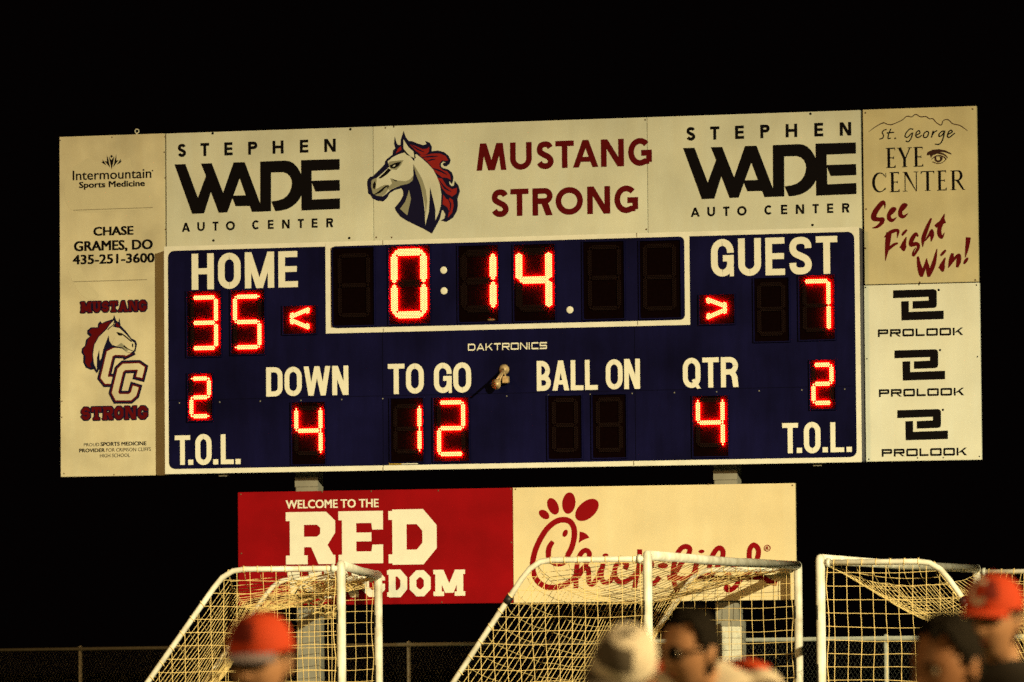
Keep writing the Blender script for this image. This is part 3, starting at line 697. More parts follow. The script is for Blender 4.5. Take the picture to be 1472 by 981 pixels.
# ================================================================== lower signs
zr = Z(320,670,3.505)
uR = quad_bounds([(342,708),(1142.8,694.8),(1144.3,863.9),(342.3,869.9)])
um = uv((737.4,785))[0]
r, uc, zb, _ = sign('welcome_sign', 'red sign with white RED KINGDOM slab lettering under the scoreboard', 'sign', None, M['red'],
    bounds=(uR[0], um-.002, uR[2], uR[3]), bolts=[(346,711),(463,707.5),(533.5,706.5),(630,705.5),(734,703.5),(347,796),(735,780),(635,866)], br=.009)
t = Ink()
t.font('WELCOME TO THE', zr(320,215), zr(785,166), 0, .026)
t.cut()
for ch, x0, x1, yb, yt in (('R',320,567,497,230),('E',585,808,493,226),('D',837,1078,491,224),('K',328,500,668,533),('I',512,566,666,531),('N',578,692,663,529),('G',704,818,661,527),('D',830,930,659,525),('O',943,1048,658,525),('M',1063,1222,656,522)):
    if ch == 'K': t.cut()
    t.letter(ch, 'slab', zr(x0,yb), zr(x1,yt), 0, .285 if yb < 500 else .27)
t.build('lettering', [M['letter']], r, uc, zb, 0)
r, uc, zb, _ = sign('sponsor_sign', 'cream restaurant sign with a red script logo and crested C, beside the red sign', 'sign', None, M['cream2'],
    bounds=(um+.002, uR[1], uR[2], uR[3]), bolts=[(741,703.5),(1139,698),(1018,696.5)], br=.009)
zk = Z(750,700,6.131); zq = Z(930,760,6.69); t = Ink()
t.trace(ell(198,244,52,34,radians(38)), zk, 0); t.trace(ell(277,172,77,46,radians(66)), zk, 0); t.trace(ell(416,144,95,58,radians(-84)), zk, 0); t.trace(ell(576,204,122,74,radians(-42)), zk, 0)
t.trace(ell(384,410,34,21,radians(-66)), zk, 0)
t.trace(catmull([(512,395),(545,402),(575,420),(597,450)],4)+catmull([(597,450),(560,462),(525,480),(503,497)],4)+[(510,450)], zk, 0)
t.stroke([(405,605),(440,540),(463,450),(462,370),(430,310),(370,290),(300,308),(225,370),(160,470),(115,580),(97,690),(112,780),(160,850),(240,887),(330,880),(420,840),(490,775)], 48, zk, 0)
t.stroke([(276,482,36),(246,530,46),(236,590,46),(250,645,44),(310,680,42),(375,665,44),(412,600,46)], 44, zk, 0)
for p in ([(480,885),(482,760),(497,650),(530,580),(570,560),(598,590),(585,650),(545,715),(500,752)], [(500,790),(545,725),(585,720),(592,780),(595,840),(625,858),(665,810),(700,730)], [(717,685),(702,780),(722,838),(765,840),(800,800),(822,740)], [(915,720),(926,682),(882,660),(836,692),(820,760),(842,822),(892,842),(960,810),(1005,770)],
          [(1042,560),(1035,700),(1012,800),(998,882)], [(1012,790),(1078,692),(1138,665),(1142,705),(1092,750),(1112,825),(1165,850),(1212,800)]):
    t.stroke(p, 42, zk, 0, ext=8)
t.trace(ell(741,603,24,16), zk, 0); t.trace(ell(155,357,50,26), zq, 0); t.trace(ell(527,220,27,17), zq, 0); t.trace(ell(850,362,44,20), zq, 0)
for p in ([(205,475),(255,455),(330,340),(400,250),(414,195),(380,172),(330,192),(283,270),(256,400),(262,500),(290,590),(335,632),(370,600),(378,520),(355,480)], [(262,465),(350,482),(430,460),(478,380)], [(487,315),(466,400),(490,468),(550,470),(600,440)], [(595,450),(660,395),(720,300),(735,225),(710,188),(672,200),(628,270),(606,360),(622,450),(672,490),(745,470),(800,430)],
          [(985,290),(992,200),(1030,158),(1073,198),(1066,280),(1010,390),(920,470),(840,570),(785,592),(765,570),(790,545)], [(985,280),(1030,370),(1110,460),(1180,510),(1245,527)], [(860,470),(960,462),(1090,470)]):
    t.stroke(p, 46, zq, 0, ext=6)
t.stroke(ell(1160,188,29,29,0,20), 6, zq, 0, smooth=0, closed=True)
t.font('R', zq(1148,203), zq(1173,172), 0, .02)
t.build('lettering', [M['logo_red']], r, uc, zb, 0)

# ================================================================== scoreboard
OFF = 0.20
u0, u1, z0, z1 = quad_bounds([(235.1,354.7),(1235.6,326.6),(1238,664),(237.3,682.5)], OFF)
uc = (u0+u1)/2
sb = plane_root('scoreboard', uc, z0); tag(sb, 'navy football scoreboard with white captions and glowing red digits', 'scoreboard')
b = MB(); b.box((u0-uc+.004, -OFF+.012, .004), (u1-uc-.004, .0-.003, z1-z0-.004), 0, .004); b.build('cabinet', M['side'], sb)
zA = Z(230,340,5.448)
iu0 = uv((242.2,500), OFF)[0]; iu1 = uv((1229.8,490), OFF)[0]; iz0 = (uv((250,674.9), OFF)[1]+uv((1222,657), OFF)[1])/2; iz1 = (uv((252,360.7), OFF)[1]+uv((1220,333.6), OFF)[1])/2
def rrect(x0, x1, y0, y1, r, corners='abcd', n=5):
    p = []
    for c, cx, cy, a in (('a',x1-r,y1-r,0),('b',x0+r,y1-r,90),('c',x0+r,y0+r,180),('d',x1-r,y0+r,270)):
        if c in corners: p += arc(cx, cy, r, r, a, a+90, n)
        else: p += [(cx + (r if a in (0,270) else -r), cy + (r if a in (0,90) else -r))]
    return p
b = MB(); b.box((u0-uc, -OFF, 0), (u1-uc, -OFF+.0118, z1-z0), 0, .003); b.build('border_trim', M['trim'], sb)
t = Ink(); t.group([rrect(iu0, iu1, iz0, iz1, .07)]); t.build('face_panel', [M['navy']], sb, uc, z0, OFF)
# clock surround
cu0, cu1 = uv((468.2,410), OFF)[0], uv((991.6,400), OFF)[0]; cz0 = (uv((469.5,479.3), OFF)[1]+uv((992,467.7), OFF)[1])/2
ku0, ku1 = uv((476.2,410), OFF)[0], uv((984.4,400), OFF)[0]; kz0 = (uv((484,472.1), OFF)[1]+uv((980,460.3), OFF)[1])/2
t = Ink(); t.group([rect(cu0, cz0, cu1, z1-.012)]); t.build('clock_frame', [M['trim']], sb, uc, z0, OFF, .0045)
t = Ink(); t.group([rrect(ku0, ku1, kz0, iz1, .055)]); t.build('clock_panel', [M['navy']], sb, uc, z0, OFF, .0055)
# hairline joints of the trim
t = Ink()
for px, ya, yb in ((551,671.5,677.5),(911.5,662.6,669),(551.3,472.5,477.5),(916.8,461.8,467.8),(550.5,346,353),(915.5,335,341.5)):
    a = uv((px,yb), OFF); c = uv((px,ya), OFF); t.group([rect(a[0]-.004, a[1], a[0]+.004, c[1])]); t.cut()
t.build('trim_joint', [M['seam']], sb, uc, z0, OFF, .0062)
# seams between sheet-metal face sections, a hair darker
for px, ya, yb in ((551.2,476.5,671),(914,466.5,662)):
    t = Ink(); a = uv((px,yb), OFF); c = uv((px+.4,ya), OFF); t.group([rect(a[0]-.004, a[1], a[0]+.004, c[1])]); t.build('face_seam', [M['faceseam']], sb, uc, z0, OFF, .0036)
t = Ink(); a = uv((246,574.5), OFF); c = uv((1228,556.5), OFF); zz_ = (a[1]+c[1])/2; t.group([rect(iu0+.01, zz_-.003, iu1-.01, zz_+.003)]); t.build('face_seam', [M['faceseam']], sb, uc, z0, OFF, .0038)
for k in range(17):
    uu = iu0 + .12 + (iu1-iu0-.24)*k/16; b = MB(); b.ball((uu-uc, -OFF-.0045, zz_-.03-z0), .008, sc3=(1,.5,1), seg=8, rings=5); b.build('screw', M['post'], sb, True)
def caption(txt, bl, tr, track=.115, space=.3, sw=.182):
    t = Ink(); t.word(txt, 'cond', bl, tr, OFF, sw, track, space); return t.build('caption', [M['letter']], sb, uc, z0, OFF, .0065)
caption('HOME', (275.9,417), (428.2,361))
caption('GUEST', (1022.6,398.3), (1203.7,339.3), .12)
caption('DOWN', (383,570.5), (501,525.8), .07, sw=.175)
caption('TO GO', (558,567), (675.2,521), .05, .30, sw=.175)
caption('BALL ON', (772,562.4), (917.6,516), .06, .24, sw=.172)
caption('QTR', (982,558.3), (1060.8,513.3), .07, sw=.175)
zT = Z(230,510,5.448); zU = Z(1000,490,4.904)
t = Ink()
for ch, x0, x1, yb, yt in (('T',118,237,865,635),('O',279,405,866,624),('L',478,578,859,626)): t.letter(ch, 'cond', zT(x0,yb), zT(x1,yt-3), OFF, .17)
for x, y in ((222,864),(418,861),(593,858)): t.letter('.', 'cond', zT(x,y), zT(x+38,y-42), OFF, 1.0)
t.build('caption', [M['letter']], sb, uc, z0, OFF, .0065)
t = Ink()
for ch, x0, x1, yb, yt in (('T',613,722,795,583),('O',765,880,795,575),('L',952,1046,787,577)): t.letter(ch, 'cond', zU(x0,yb), zU(x1,yt-3), OFF, .17)
for x, y in ((714,792),(896,788),(1065,785)): t.letter('.', 'cond', zU(x,y), zU(x+34,y-38), OFF, 1.0)
t.build('caption', [M['letter']], sb, uc, z0, OFF, .0065)
t = Ink(); t.word('DAKTRONICS', 'wide', (673,504.6), (786.3,491.9), OFF, .20, .26); t.build('caption', [M['letter']], sb, uc, z0, OFF, .0065)
for px, py in ((638,388.7),(638.5,418.5),(819.5,445.8)):
    u, z = uv((px,py), OFF); k = MB(); k.ball((u-uc, -OFF-.0065, z-z0), .0385, sc3=(1,.12,1), seg=24, rings=6); k.build('clock_dot', M['letter'], sb, True)

# ---- LED digits
PITCH_LED, RLED, HLED = .0188, .0065, .020
def inside(p, poly):
    c = False; n = len(poly); j = n-1
    for i in range(n):
        if (poly[i][1] > p[1]) != (poly[j][1] > p[1]) and p[0] < (poly[j][0]-poly[i][0])*(p[1]-poly[i][1])/(poly[j][1]-poly[i][1])+poly[i][0]: c = not c
        j = i
    return c
def led_segment(hexa, lit, parent, cx, cz, y0, ang=0.0):
    b = MB()
    xs = [p[0] for p in hexa]; zs = [p[1] for p in hexa]
    mx, mz = sum(xs)/len(xs), sum(zs)/len(zs)
    L = max(max(xs)-min(xs), max(zs)-min(zs))
    ca, sa = cos(ang), sin(ang)
    nmax = int(L/PITCH_LED)+3
    grow = [(mx+(p[0]-mx)*1.02, mz+(p[1]-mz)*1.02) for p in hexa]
    b.add([(p[0]-cx, y0, p[1]-cz) for p in hexa], [list(range(len(hexa)))], 1)
    for i in range(-nmax, nmax+1):
        for j in range(-nmax, nmax+1):
            a = (i + .5*(j % 2))*PITCH_LED; c = j*PITCH_LED*.80
            x = mx + a*ca - c*sa; z = mz + a*sa + c*ca
            if not inside((x, z), grow): continue
            n = 6; vs = []      # a lens cap on a thin stem: it shines forwards; its added glowing underside reddens the mask
            for yy, rr in ((y0-.0003, RLED*.3), (y0-HLED*.75, RLED*.3), (y0-HLED*.75, RLED), (y0-HLED, RLED*.9)):
                vs += [(x-cx+rr*cos(2*pi*k/n), yy, z-cz+rr*sin(2*pi*k/n)) for k in range(n)]
            q = lambda a_: [(a_*n+k, a_*n+(k+1) % n, (a_+1)*n+(k+1) % n, (a_+1)*n+k) for k in range(n)]
            b.add(vs, q(0), 1); b.add(vs, q(1), 2); b.add(vs, q(2) + [tuple(range(3*n, 4*n))], 0)
    return b.build('segment', [M['led'], M['mask'], M['led_backglow']] if lit else [M['dots_off'], M['mask'], M['mask']], parent)
SEG = {'0':'abcdef','1':'bc','2':'abged','3':'abgcd','4':'fgbc','5':'afgcd','7':'abc',' ':''}
def hexh(xa, xb, z, t): return [(xa,z),(xa+t/2,z-t/2),(xb-t/2,z-t/2),(xb,z),(xb-t/2,z+t/2),(xa+t/2,z+t/2)]
def hexv(x, za, zb, t): return [(x,za),(x+t/2,za+t/2),(x+t/2,zb-t/2),(x,zb),(x-t/2,zb-t/2),(x-t/2,za+t/2)]
def window(win, name):
    a, c = uv(win[0], OFF), uv(win[1], OFF)
    x0, x1, y1, y0 = a[0], c[0], a[1], c[1]
    b = MB()
    p = rrect(x0-uc, x1-uc, y0-z0, y1-z0, .02, n=2)
    b.add([(q[0], -OFF-.0072, q[1]) for q in p], [list(range(len(p)))], 0)
    o = b.build(name, [M['mask']], sb)
    # a raised bezel round the opening, added to keep the diodes' light inside it
    rb = MB(); y_ = -OFF-.0068; hb = .023
    for (xa, za, xb, zb_) in ((x0-.010,y0-.010,x1+.010,y0),(x0-.010,y1,x1+.010,y1+.010),(x0-.010,y0,x0,y1),(x1,y0,x1+.010,y1)):
        rb.box((xa-uc, y_-hb, za-z0), (xb-uc, y_, zb_-z0))
    rb.build('light_guard', M['navy'], o)
    return o
def digit(win, out, val, tk=.157):
    """win: window px corners (TL, BR); out: px corners of the full figure eight"""
    o = window(win, 'digit_window')
    a, c = uv(out[0], OFF), uv(out[1], OFF); x0, x1, y1, y0 = a[0], c[0], a[1], c[1]
    w = x1-x0; t = w*tk; g = t*.13; ym = (y0+y1)/2
    S = dict(a=hexh(x0+t/2+g, x1-t/2-g, y1-t/2, t), g=hexh(x0+t/2+g, x1-t/2-g, ym, t), d=hexh(x0+t/2+g, x1-t/2-g, y0+t/2, t),
             f=hexv(x0+t/2, ym+g, y1-t/2-g, t), b=hexv(x1-t/2, ym+g, y1-t/2-g, t), e=hexv(x0+t/2, y0+t/2+g, ym-g, t), c=hexv(x1-t/2, y0+t/2+g, ym-g, t))
    for k, hx in S.items():
        led_segment(hx, k in SEG[val], o, uc, z0, -OFF-.0095, 0 if k in 'agd' else pi/2)
digit(((479,357.5),(539,467.5)), ((485.2,364.5),(534.5,457)), ' ')
digit(((559.5,355),(619.5,465.2)), ((563.5,359.6),(614.3,456.4)), '0')
digit(((659.3,354.2),(717.5,462.5)), ((663.5,361),(714,448)), '1')
digit(((738.9,352.5),(799,461)), ((742.7,359),(794,447)), '4')
digit(((838.6,348.5),(898.5,458)), ((844.3,352.5),(895,447)), ' ')
digit(((919.9,347),(979.8,456.7)), ((923.7,350.4),(974.4,447.2)), ' ')
digit(((269.5,419.5),(319,512)), ((274.2,425.4),(315,503.6)), '3')
digit(((332.8,418),(381.5,509)), ((335.5,424),(377.4,502.4)), '5')
digit(((1084.4,400.7),(1135.4,490.5)), ((1088.5,406.5),(1130.5,483)), ' ')
digit(((1149,396.8),(1201,488)), ((1153.8,402),(1195.5,477.2)), '7')
digit(((271,537.5),(306.4,605)), ((273.1,541.8),(304.7,601.5)), '2', .19)
digit(((1165,518),(1202,588)), ((1166.6,522),(1199.5,582.3)), '2', .19)
digit(((420,579),(468.6,667.5)), ((423.6,584.2),(465.3,654.7)), '4')
digit(((562,573.3),(609.8,664)), ((566,581.5),(607.4,652.3)), '1')
digit(((623.7,572.5),(675.2,663)), ((628.5,576),(670.4,656)), '2')
digit(((788.3,569.7),(837.4,659.4)), ((793.8,573),(832.4,650.4)), ' ')
digit(((852,568),(901.4,658)), ((857,572),(896.5,650)), ' ')
digit(((996.4,570),(1048,656)), ((1000.6,572.5),(1043.3,643.2)), '4')
def arrow(win, tip, e1, e2):
    o = window(win, 'arrow_window')
    T = uv(tip, OFF)
    for e in (e1, e2):
        E_ = uv(e, OFF); d = Vector((E_[0]-T[0], E_[1]-T[1])); L = d.length; d.normalize(); n = Vector((-d.y, d.x)); t = .026
        s0 = Vector(T) + d*.012 + n*(.010 if (n.y > 0) == (E_[1] > T[1]) else -.010); s1 = Vector(E_)
        hx = [s0, s0+d*t+n*t, s1-d*t+n*t, s1, s1-d*t-n*t, s0+d*t-n*t]
        led_segment([(v.x, v.y) for v in hx], True, o, uc, z0, -OFF-.0095, atan2(d.y, d.x))
arrow(((407.7,440.8),(455.4,479.7)), (415.6,458.2), (447.4,444.6), (447.4,471.8))
arrow(((1006,424.6),(1056.6,465.5)), (1047.6,443), (1015,430.6), (1015.4,457.2))
# strip of tape on the bottom trim, and two drain stubs underneath
a, c = uv((559.8,668.2), OFF), uv((577.5,665.2), OFF); e = uv((601,664.6), OFF)
b = MB(); b.box((a[0]-uc, -OFF-.012, a[1]-z0), (c[0]-uc, -OFF-.0075, c[1]-z0)); b.build('tape_strip', M['yellow'], sb)
b = MB(); b.box((c[0]-uc+.002, -OFF-.012, a[1]-z0), (e[0]-uc, -OFF-.0075, c[1]-z0)); b.build('tape_strip', M['trim'], sb)
a, c = uv((700,461.5), OFF), uv((713,458.5), OFF)
b = MB(); b.ball(((a[0]+c[0])/2-uc, -OFF-.010, (a[1]+c[1])/2-z0), .045, sc3=(1,.15,.3)); b.build('wire_tag', M['rust'], sb, True)
for px in (317,1173):
    u = uv((px,680), OFF)[0]; b = MB(); b.box((u-uc-.045, -.12, -.03), (u-uc+.045, -.05, -.001)); b.build('drain_stub', M['post'], sb)

# ---- support posts
for px, lab in ((442.4, 'painted steel post holding up the left half of the scoreboard, behind the red sign'), (1044.2, 'painted steel post holding up the right half of the scoreboard, behind the cream sign')):
    u = uv((px,690), -.12)[0]
    r = empty('support_post', BC + BU*u - BN*.14, -YAW); tag(r, lab, 'post', 'posts carrying the scoreboard')
    b = MB(); b.box((-.125, -.06, -.05), (.125, .14, z1-.1), 0, .008); b.build('column', M['post'], r)
    b = MB(); b.box((-.22, -.12, -.02), (.22, .22, .03), 0, .005); b.build('base_plate', M['steel'], r)
    b = MB(); b.box((-.128, -.072, uR[3]+.05), (.128, -.0605, uR[3]+.16)); b.build('clamp', M['post'], r)
u = uv((1056,900), -.1)[0]; zt_ = uv((1060,892.6), -.05)[1]
r = empty('equipment_box', BC + BU*u - BN*.06 , -YAW); tag(r, 'grey electrical box standing in front of the right scoreboard post', 'box')
b = MB(); b.box((-.105, -.16, 0), (.135, -.012, zt_), 0, .01); b.build('housing', M['post'], r)
b = MB(); b.box((-.09, -.172, .5), (.12, -.1605, zt_-.06), 0, .004); b.build('door', M['steel'], r)

# ---- horn on the face of the scoreboard
u, z = uv((725.2,531.6), OFF)
r = plane_root('horn', u, z); r.location += BN*(OFF+.0065); tag(r, 'small brass coloured horn on a bracket in the middle of the scoreboard', 'horn')
b = MB(); b.tube([(0,0,0),(0,-.012,0),(0,-.022,0),(0,-.05,0),(0,-.06,0)], [.055,.055,.048,.026,.0], 24); b.build('base_disc', M['brass'], r, True)
tipv = Vector((.065, -.52, -.125))
b = MB(); b.tube([(0,-.04,0), tipv*.5, tipv], [.015,.013,.011], 10); b.build('arm', M['brass'], r, True)
bc = Vector((-.045, -.10, -.155)); d = Vector((-.25,-1,-.1)).normalized(); b = MB()
pts = [bc - d*.03, bc - d*.02, bc, bc + d*.035, bc + d*.04, bc + d*.034, bc + d*.005]
b.tube(pts, [.008,.022,.036,.056,.054,.046,.0], 24); b.build('bell', M['brass'], r, True)
b = MB(); b.tube([(0,-.02,-.01), (-.02,-.06,-.08), bc - d*.02], .012, 8); b.build('neck', M['brass'], r, True)
b = MB(); b.box((.0,-.09,-.145),(.065,-.03,-.075),0,.006); b.build('driver_box', M['brass'], r)
b = MB(); b.tube([(.005,-.03,-.02),(.03,-.05,-.09)], .009, 8); b.build('bracket', M['brass'], r)

# ================================================================== chain-link fence behind
fa = at_depth(-120, 934.4, 80.5); fb = at_depth(1560, 913.5, 59.9+1.5)
fz = 1.63
fa = Vector((fa.x, fa.y, 0)); fb = Vector((fb.x, fb.y, 0)); fd = (fb-fa); FL = fd.length
rz = atan2(fd.y, fd.x)
r = empty('chain_link_fence', fa, rz); tag(r, 'galvanised chain-link fence with a round top rail behind the goals', 'fence')
def fence_x(px):
    d = ray(px, 930); d2 = Vector((d.x, d.y)); n2 = Vector((-fd.y, fd.x)).normalized()
    t = Vector((fa.x, fa.y)).dot(n2)/d2.dot(n2); X = d2*t; return (X-Vector((fa.x, fa.y))).dot(Vector((fd.x, fd.y)).normalized())
def rail_z(px, py):
    d = ray(px, py); x = fence_x(px); X = fa + fd.normalized()*x; t = X.y/d.y; return CAM_Z + d.z*t
zl, zr_ = rail_z(60, 934), rail_z(1300, 917.5)
xl, xr = fence_x(60), fence_x(1300)
fzz = lambda x: zl + (zr_-zl)*(x-xl)/(xr-xl)
b = MB(); b.tube([(0,0,fzz(0)), (FL,0,fzz(FL))], .025, 10); b.build('top_rail', M['steel'], r, True)
for px in (113, 585, 935, 1271):
    x = fence_x(px); b = MB(); b.tube([(x,.03,-.05),(x,.03,fzz(x)+.01)], .028, 10); b.ball((x,.03,fzz(x)+.015), .034); b.build('fence_post', M['steel'], r, True)
b = MB(); st = .075
nn = int(FL/st)
for k in range(nn):
    for dx in (1, -1):
        xa = k*st; h = fzz(xa)-.03; xb = xa + dx*h*.9
        pa, pb = Vector((xa, 0, .03)), Vector((xb, 0, h))
        if xb < 0 or xb > FL: continue
        w_ = .0007
        b.add([pa+Vector((-w_,-.002*dx,0)), pa+Vector((w_,-.002*dx,0)), pb+Vector((w_,-.002*dx,0)), pb+Vector((-w_,-.002*dx,0))], [(0,1,2,3)])
b.build('wire_mesh', M['steel'], r)

# ================================================================== soccer goals
def goal(label, P1, P2, side, seed, sag_top=.12, bunch=0.0, sagside=.05):
    """P1, P2 = tops of the near and far post; side = -1 net runs to the left, +1 to the right"""
    rnd = random.Random(seed)
    h = (P1.z+P2.z)/2 - .045
    base = Vector((P1.x, P1.y, 0)); m = Vector((P2.x-P1.x, P2.y-P1.y, 0)); Lm = m.length; m.normalize()
    dv = Vector((-m.y, m.x, 0)) * (1 if side < 0 else -1)          # direction the net runs
    r = empty('soccer_goal', base, 0); tag(r, label, 'goal', 'portable soccer goals in front of the signs')
    P = lambda a, b_, z: m*a + dv*b_ + Vector((0,0,z))              # along mouth, back, up
    tb, bb, ht = 1.05, 2.68, h-.035
    pr = .043
    for a in (0, Lm):
        b = MB(); zz = [0,.4,1.0,1.6,h-.02,h+.012,h+.034,h+.044]; rr = [pr]*5+[pr*.9,pr*.6,.0]
        b.tube([P(a,0,z) for z in zz], rr, 16); b.build('post', M['goal'], r, True)
        for z_, l_ in ((h-.42,.13),(h-.95,.22),(h-1.5,.12)):
            k = MB(); nrm = (Vector((0,-1,0))*.55 + Vector((-1 if side < 0 else -1,0,0))).normalized(); tg = Vector((0,0,1)).cross(nrm)
            vs = []
            for j in range(4):
                an = radians(-22+44*j/3); dd = nrm*cos(an)+tg*sin(an)
                vs += [P(a,0,z_)+dd*(pr+.0015), P(a,0,z_-l_)+dd*(pr+.0015)]
            k.add(vs, [(2*j,2*j+1,2*j+3,2*j+2) for j in range(3)]); k.build('sticker', M['sticker'], r)
    b = MB(); b.tube([P(.03,0,h), P(Lm*.5,0,h-.012), P(Lm-.03,0,h)], .043, 16); b.build('crossbar', M['goal'], r, True)
    for a in (0, Lm):
        b = MB()
        pts = [P(a,.03,ht), P(a,tb-.15,ht), P(a,tb-.04,ht-.015), P(a,tb+.06,ht-.075), P(a,tb+.14,ht-.17), P(a,bb,.04)]
        b.tube(pts, .0265, 12); b.build('side_bar', M['goal'], r, True)
        b = MB(); b.tube([P(a,.04,.035), P(a,bb,.035)], .03, 10); b.build('ground_bar', M['goal'], r, True)
        k = MB(); k.tube([P(a,.06,ht), P(a,.09,ht)], .042, 12); k.build('bracket', M['steel'], r, True)
    b = MB(); b.tube([P(0,bb,.035), P(Lm,bb,.035)], .03, 10); b.build('back_bar', M['goal'], r, True)
    def nz(v, s=1.0): return Vector((noise.noise(v*2.1+Vector((seed,0,0))), noise.noise(v*2.1+Vector((0,seed,9))), noise.noise(v*2.1+Vector((5,0,seed)))))*s
    tw = .0027; c = .122
    def grid(name, S, T, f, ds, dt):
        b = MB()
        for i in range(S+1):
            b.tube([f(i/S, j/(dt)) for j in range(dt+1)], tw, 4, caps=False)
        for j in range(T+1):
            b.tube([f(i/ds, j/T) for i in range(ds+1)], tw, 4, caps=False)
        b.build(name, M['net'], r)
    # side nets
    for a, jit in ((0,.036),(Lm,.03)):
        def fs(s_, t_, a=a):
            zt = s_*ht
            back = tb + (bb-tb)*(1-min(1, zt/ht)) - .02
            q = P(a, back*t_, zt)
            w_ = sin(pi*min(1,max(0,t_)))*sin(pi*min(1,max(0,s_)))
            return q + m*(sagside*w_*(1 if a == 0 else -1)) + nz(q, jit) * (w_*.9+.1)
        def fs2(s_, t_):               # verticals at a constant distance from the post, so the mesh stays square
            return fs(s_, t_)
        b = MB()
        nx = int(bb/c)
        for i in range(nx+1):
            x = i*c; top = ht if x <= tb else ht*(1-(x-tb)/(bb-tb))
            if top < .1: continue
            pts = []
            N = max(4, int(top/.1))
            for j in range(N+1):
                z_ = top*j/N; back = tb+(bb-tb)*(1-z_/ht); w_ = sin(pi*min(1, x/max(back,.01)))*sin(pi*j/N)
                q = P(a, x if i else .05+.025*abs(sin(z_*pi/c)), z_); pts.append(q + m*(sagside*w_*(1 if a == 0 else -1)) + nz(q, jit)*(.15+.85*w_))
            b.tube(pts, tw if i else tw*1.3, 4, caps=False)
        for j in range(1, int(ht/c)+1):
            z_ = j*c; back = tb+(bb-tb)*(1-z_/ht); N = max(4, int(back/.1)); pts = []
            for i in range(N+1):
                x = back*i/N; w_ = sin(pi*i/N)*sin(pi*z_/ht)
                q = P(a, max(x,.05), z_); pts.append(q + m*(sagside*w_*(1 if a == 0 else -1)) + nz(q, jit)*(.15+.85*w_) - Vector((0,0,.012*sin(pi*i/N))))
            b.tube(pts, tw, 4, caps=False)
        b.build('side_net', M['net'], r)
    def froof(s_, t_):
        q = P(Lm*s_, .03+(tb-.03)*t_, h-.022-(.025)*t_)
        return q + Vector((0,0,-sag_top*sin(pi*s_)**.6*sin(pi*(t_*.8+.1))**.7 if 0 < s_ < 1 else 0)) + nz(q, .03)*sin(pi*s_) - Vector((0,0,.32*t_*sin(pi*s_)**.5 if 0 < s_ < 1 else 0))
    grid('roof_net', int(Lm/.17), 7, froof, 60, 8)
    def fback(s_, t_):
        top = P(Lm*s_, tb, ht - (.32*sin(pi*s_)**.5 if 0 < s_ < 1 else 0)); bot = P(Lm*s_, bb, .05)
        q = top.lerp(bot, t_); w_ = sin(pi*s_)*sin(pi*t_)
        return q - dv*(.14*w_) - Vector((0,0,.12*w_)) + nz(q, .035)*sin(pi*s_)
    grid('back_net', int(Lm/.16), int(2.85/.16), fback, 60, 24)
    # lashing of net to the near frame
    b = MB()
    for i in range(7):
        x = .12+i*.13
        for a in (0, Lm):
            b.tube([P(a,x,ht)+Vector((0,0,.031*cos(an)))+m*.031*sin(an) + dv*.006*an/pi for an in [2*pi*k/10 for k in range(11)]], .004, 4, caps=False)
    for i in range(14):
        f_ = .06+.9*i/14
        for a in (0, Lm):
            cc = P(a, tb+.14+(bb-tb-.14)*f_, (ht-.17)*(1-f_)); ax = (P(a,bb,.04)-P(a,tb+.14,ht-.17)).normalized(); n1 = ax.cross(m)
            b.tube([cc+(n1*cos(an)+m*sin(an))*.031 + ax*.02*an/pi for an in [2*pi*k/10 for k in range(11)]], .004, 4, caps=False)
    b.build('lashing', M['net'], r)
    if bunch > 0:      # loose net gathered in a roll hanging from the crossbar and roof
        for q in range(6):
            b = MB() if q == 0 else b
            a0, a1 = rnd.uniform(.02,.35), rnd.uniform(.55,.99)
            z_ = h-.06-rnd.random()*.34*bunch; bk = .05+rnd.random()*.55
            b.tube([P(Lm*(a0+(a1-a0)*k/16), bk+.05*sin(k*1.3+q), z_-.10*sin(pi*k/16)+.02*sin(k*2.1+q)) for k in range(17)], rnd.uniform(.003,.009), 4, caps=False)
        b.build('gathered_net', M['net'], r)
        b = MB(); S_, T_ = 22, 5
        vs = [P(Lm*(.06+.90*i/S_), .08+.5*j/T_, h-.07-.10*j/T_-.14*sin(pi*i/S_)*(.5+.5*sin(j*1.9+i*.8))) + nz(Vector((i*.3, j*.4, seed)), .04) for i in range(S_+1) for j in range(T_+1)]
        for i in range(S_+1): b.tube([vs[i*(T_+1)+j] for j in range(T_+1)], .004, 4, caps=False)
        for i in range(S_):
            for j in range(T_+1): 
                if rnd.random() < .5: b.tube([vs[i*(T_+1)+j], vs[(i+1)*(T_+1)+min(T_, max(0, j+rnd.choice((-1,0,1))))]], .004, 4, caps=False)
        b.build('gathered_net', M['net'], r)
    else:
        k = MB(); k.tube([P(0,tb+.25,ht-.33),P(0,tb+.29,ht-.39)], .038, 12); k.build('tape_wrap', M['tape'], r, True)
    return r
goal('white soccer goal with net bunched under its crossbar, in front of the red sign', at_depth(490,806,53.2), at_depth(543.5,820,60.0), -1, 3, .10, 1.0)
goal('white soccer goal seen edge on in front of the cream restaurant sign, net running left', at_depth(930.5,789,52.2), at_depth(1147,808.5,58.95), -1, 11, .10)
goal('white soccer goal standing right of the signs, its net running right', at_depth(1179,797,51.5), at_depth(1404,811,58.2), 1, 23, .42, sagside=.03)

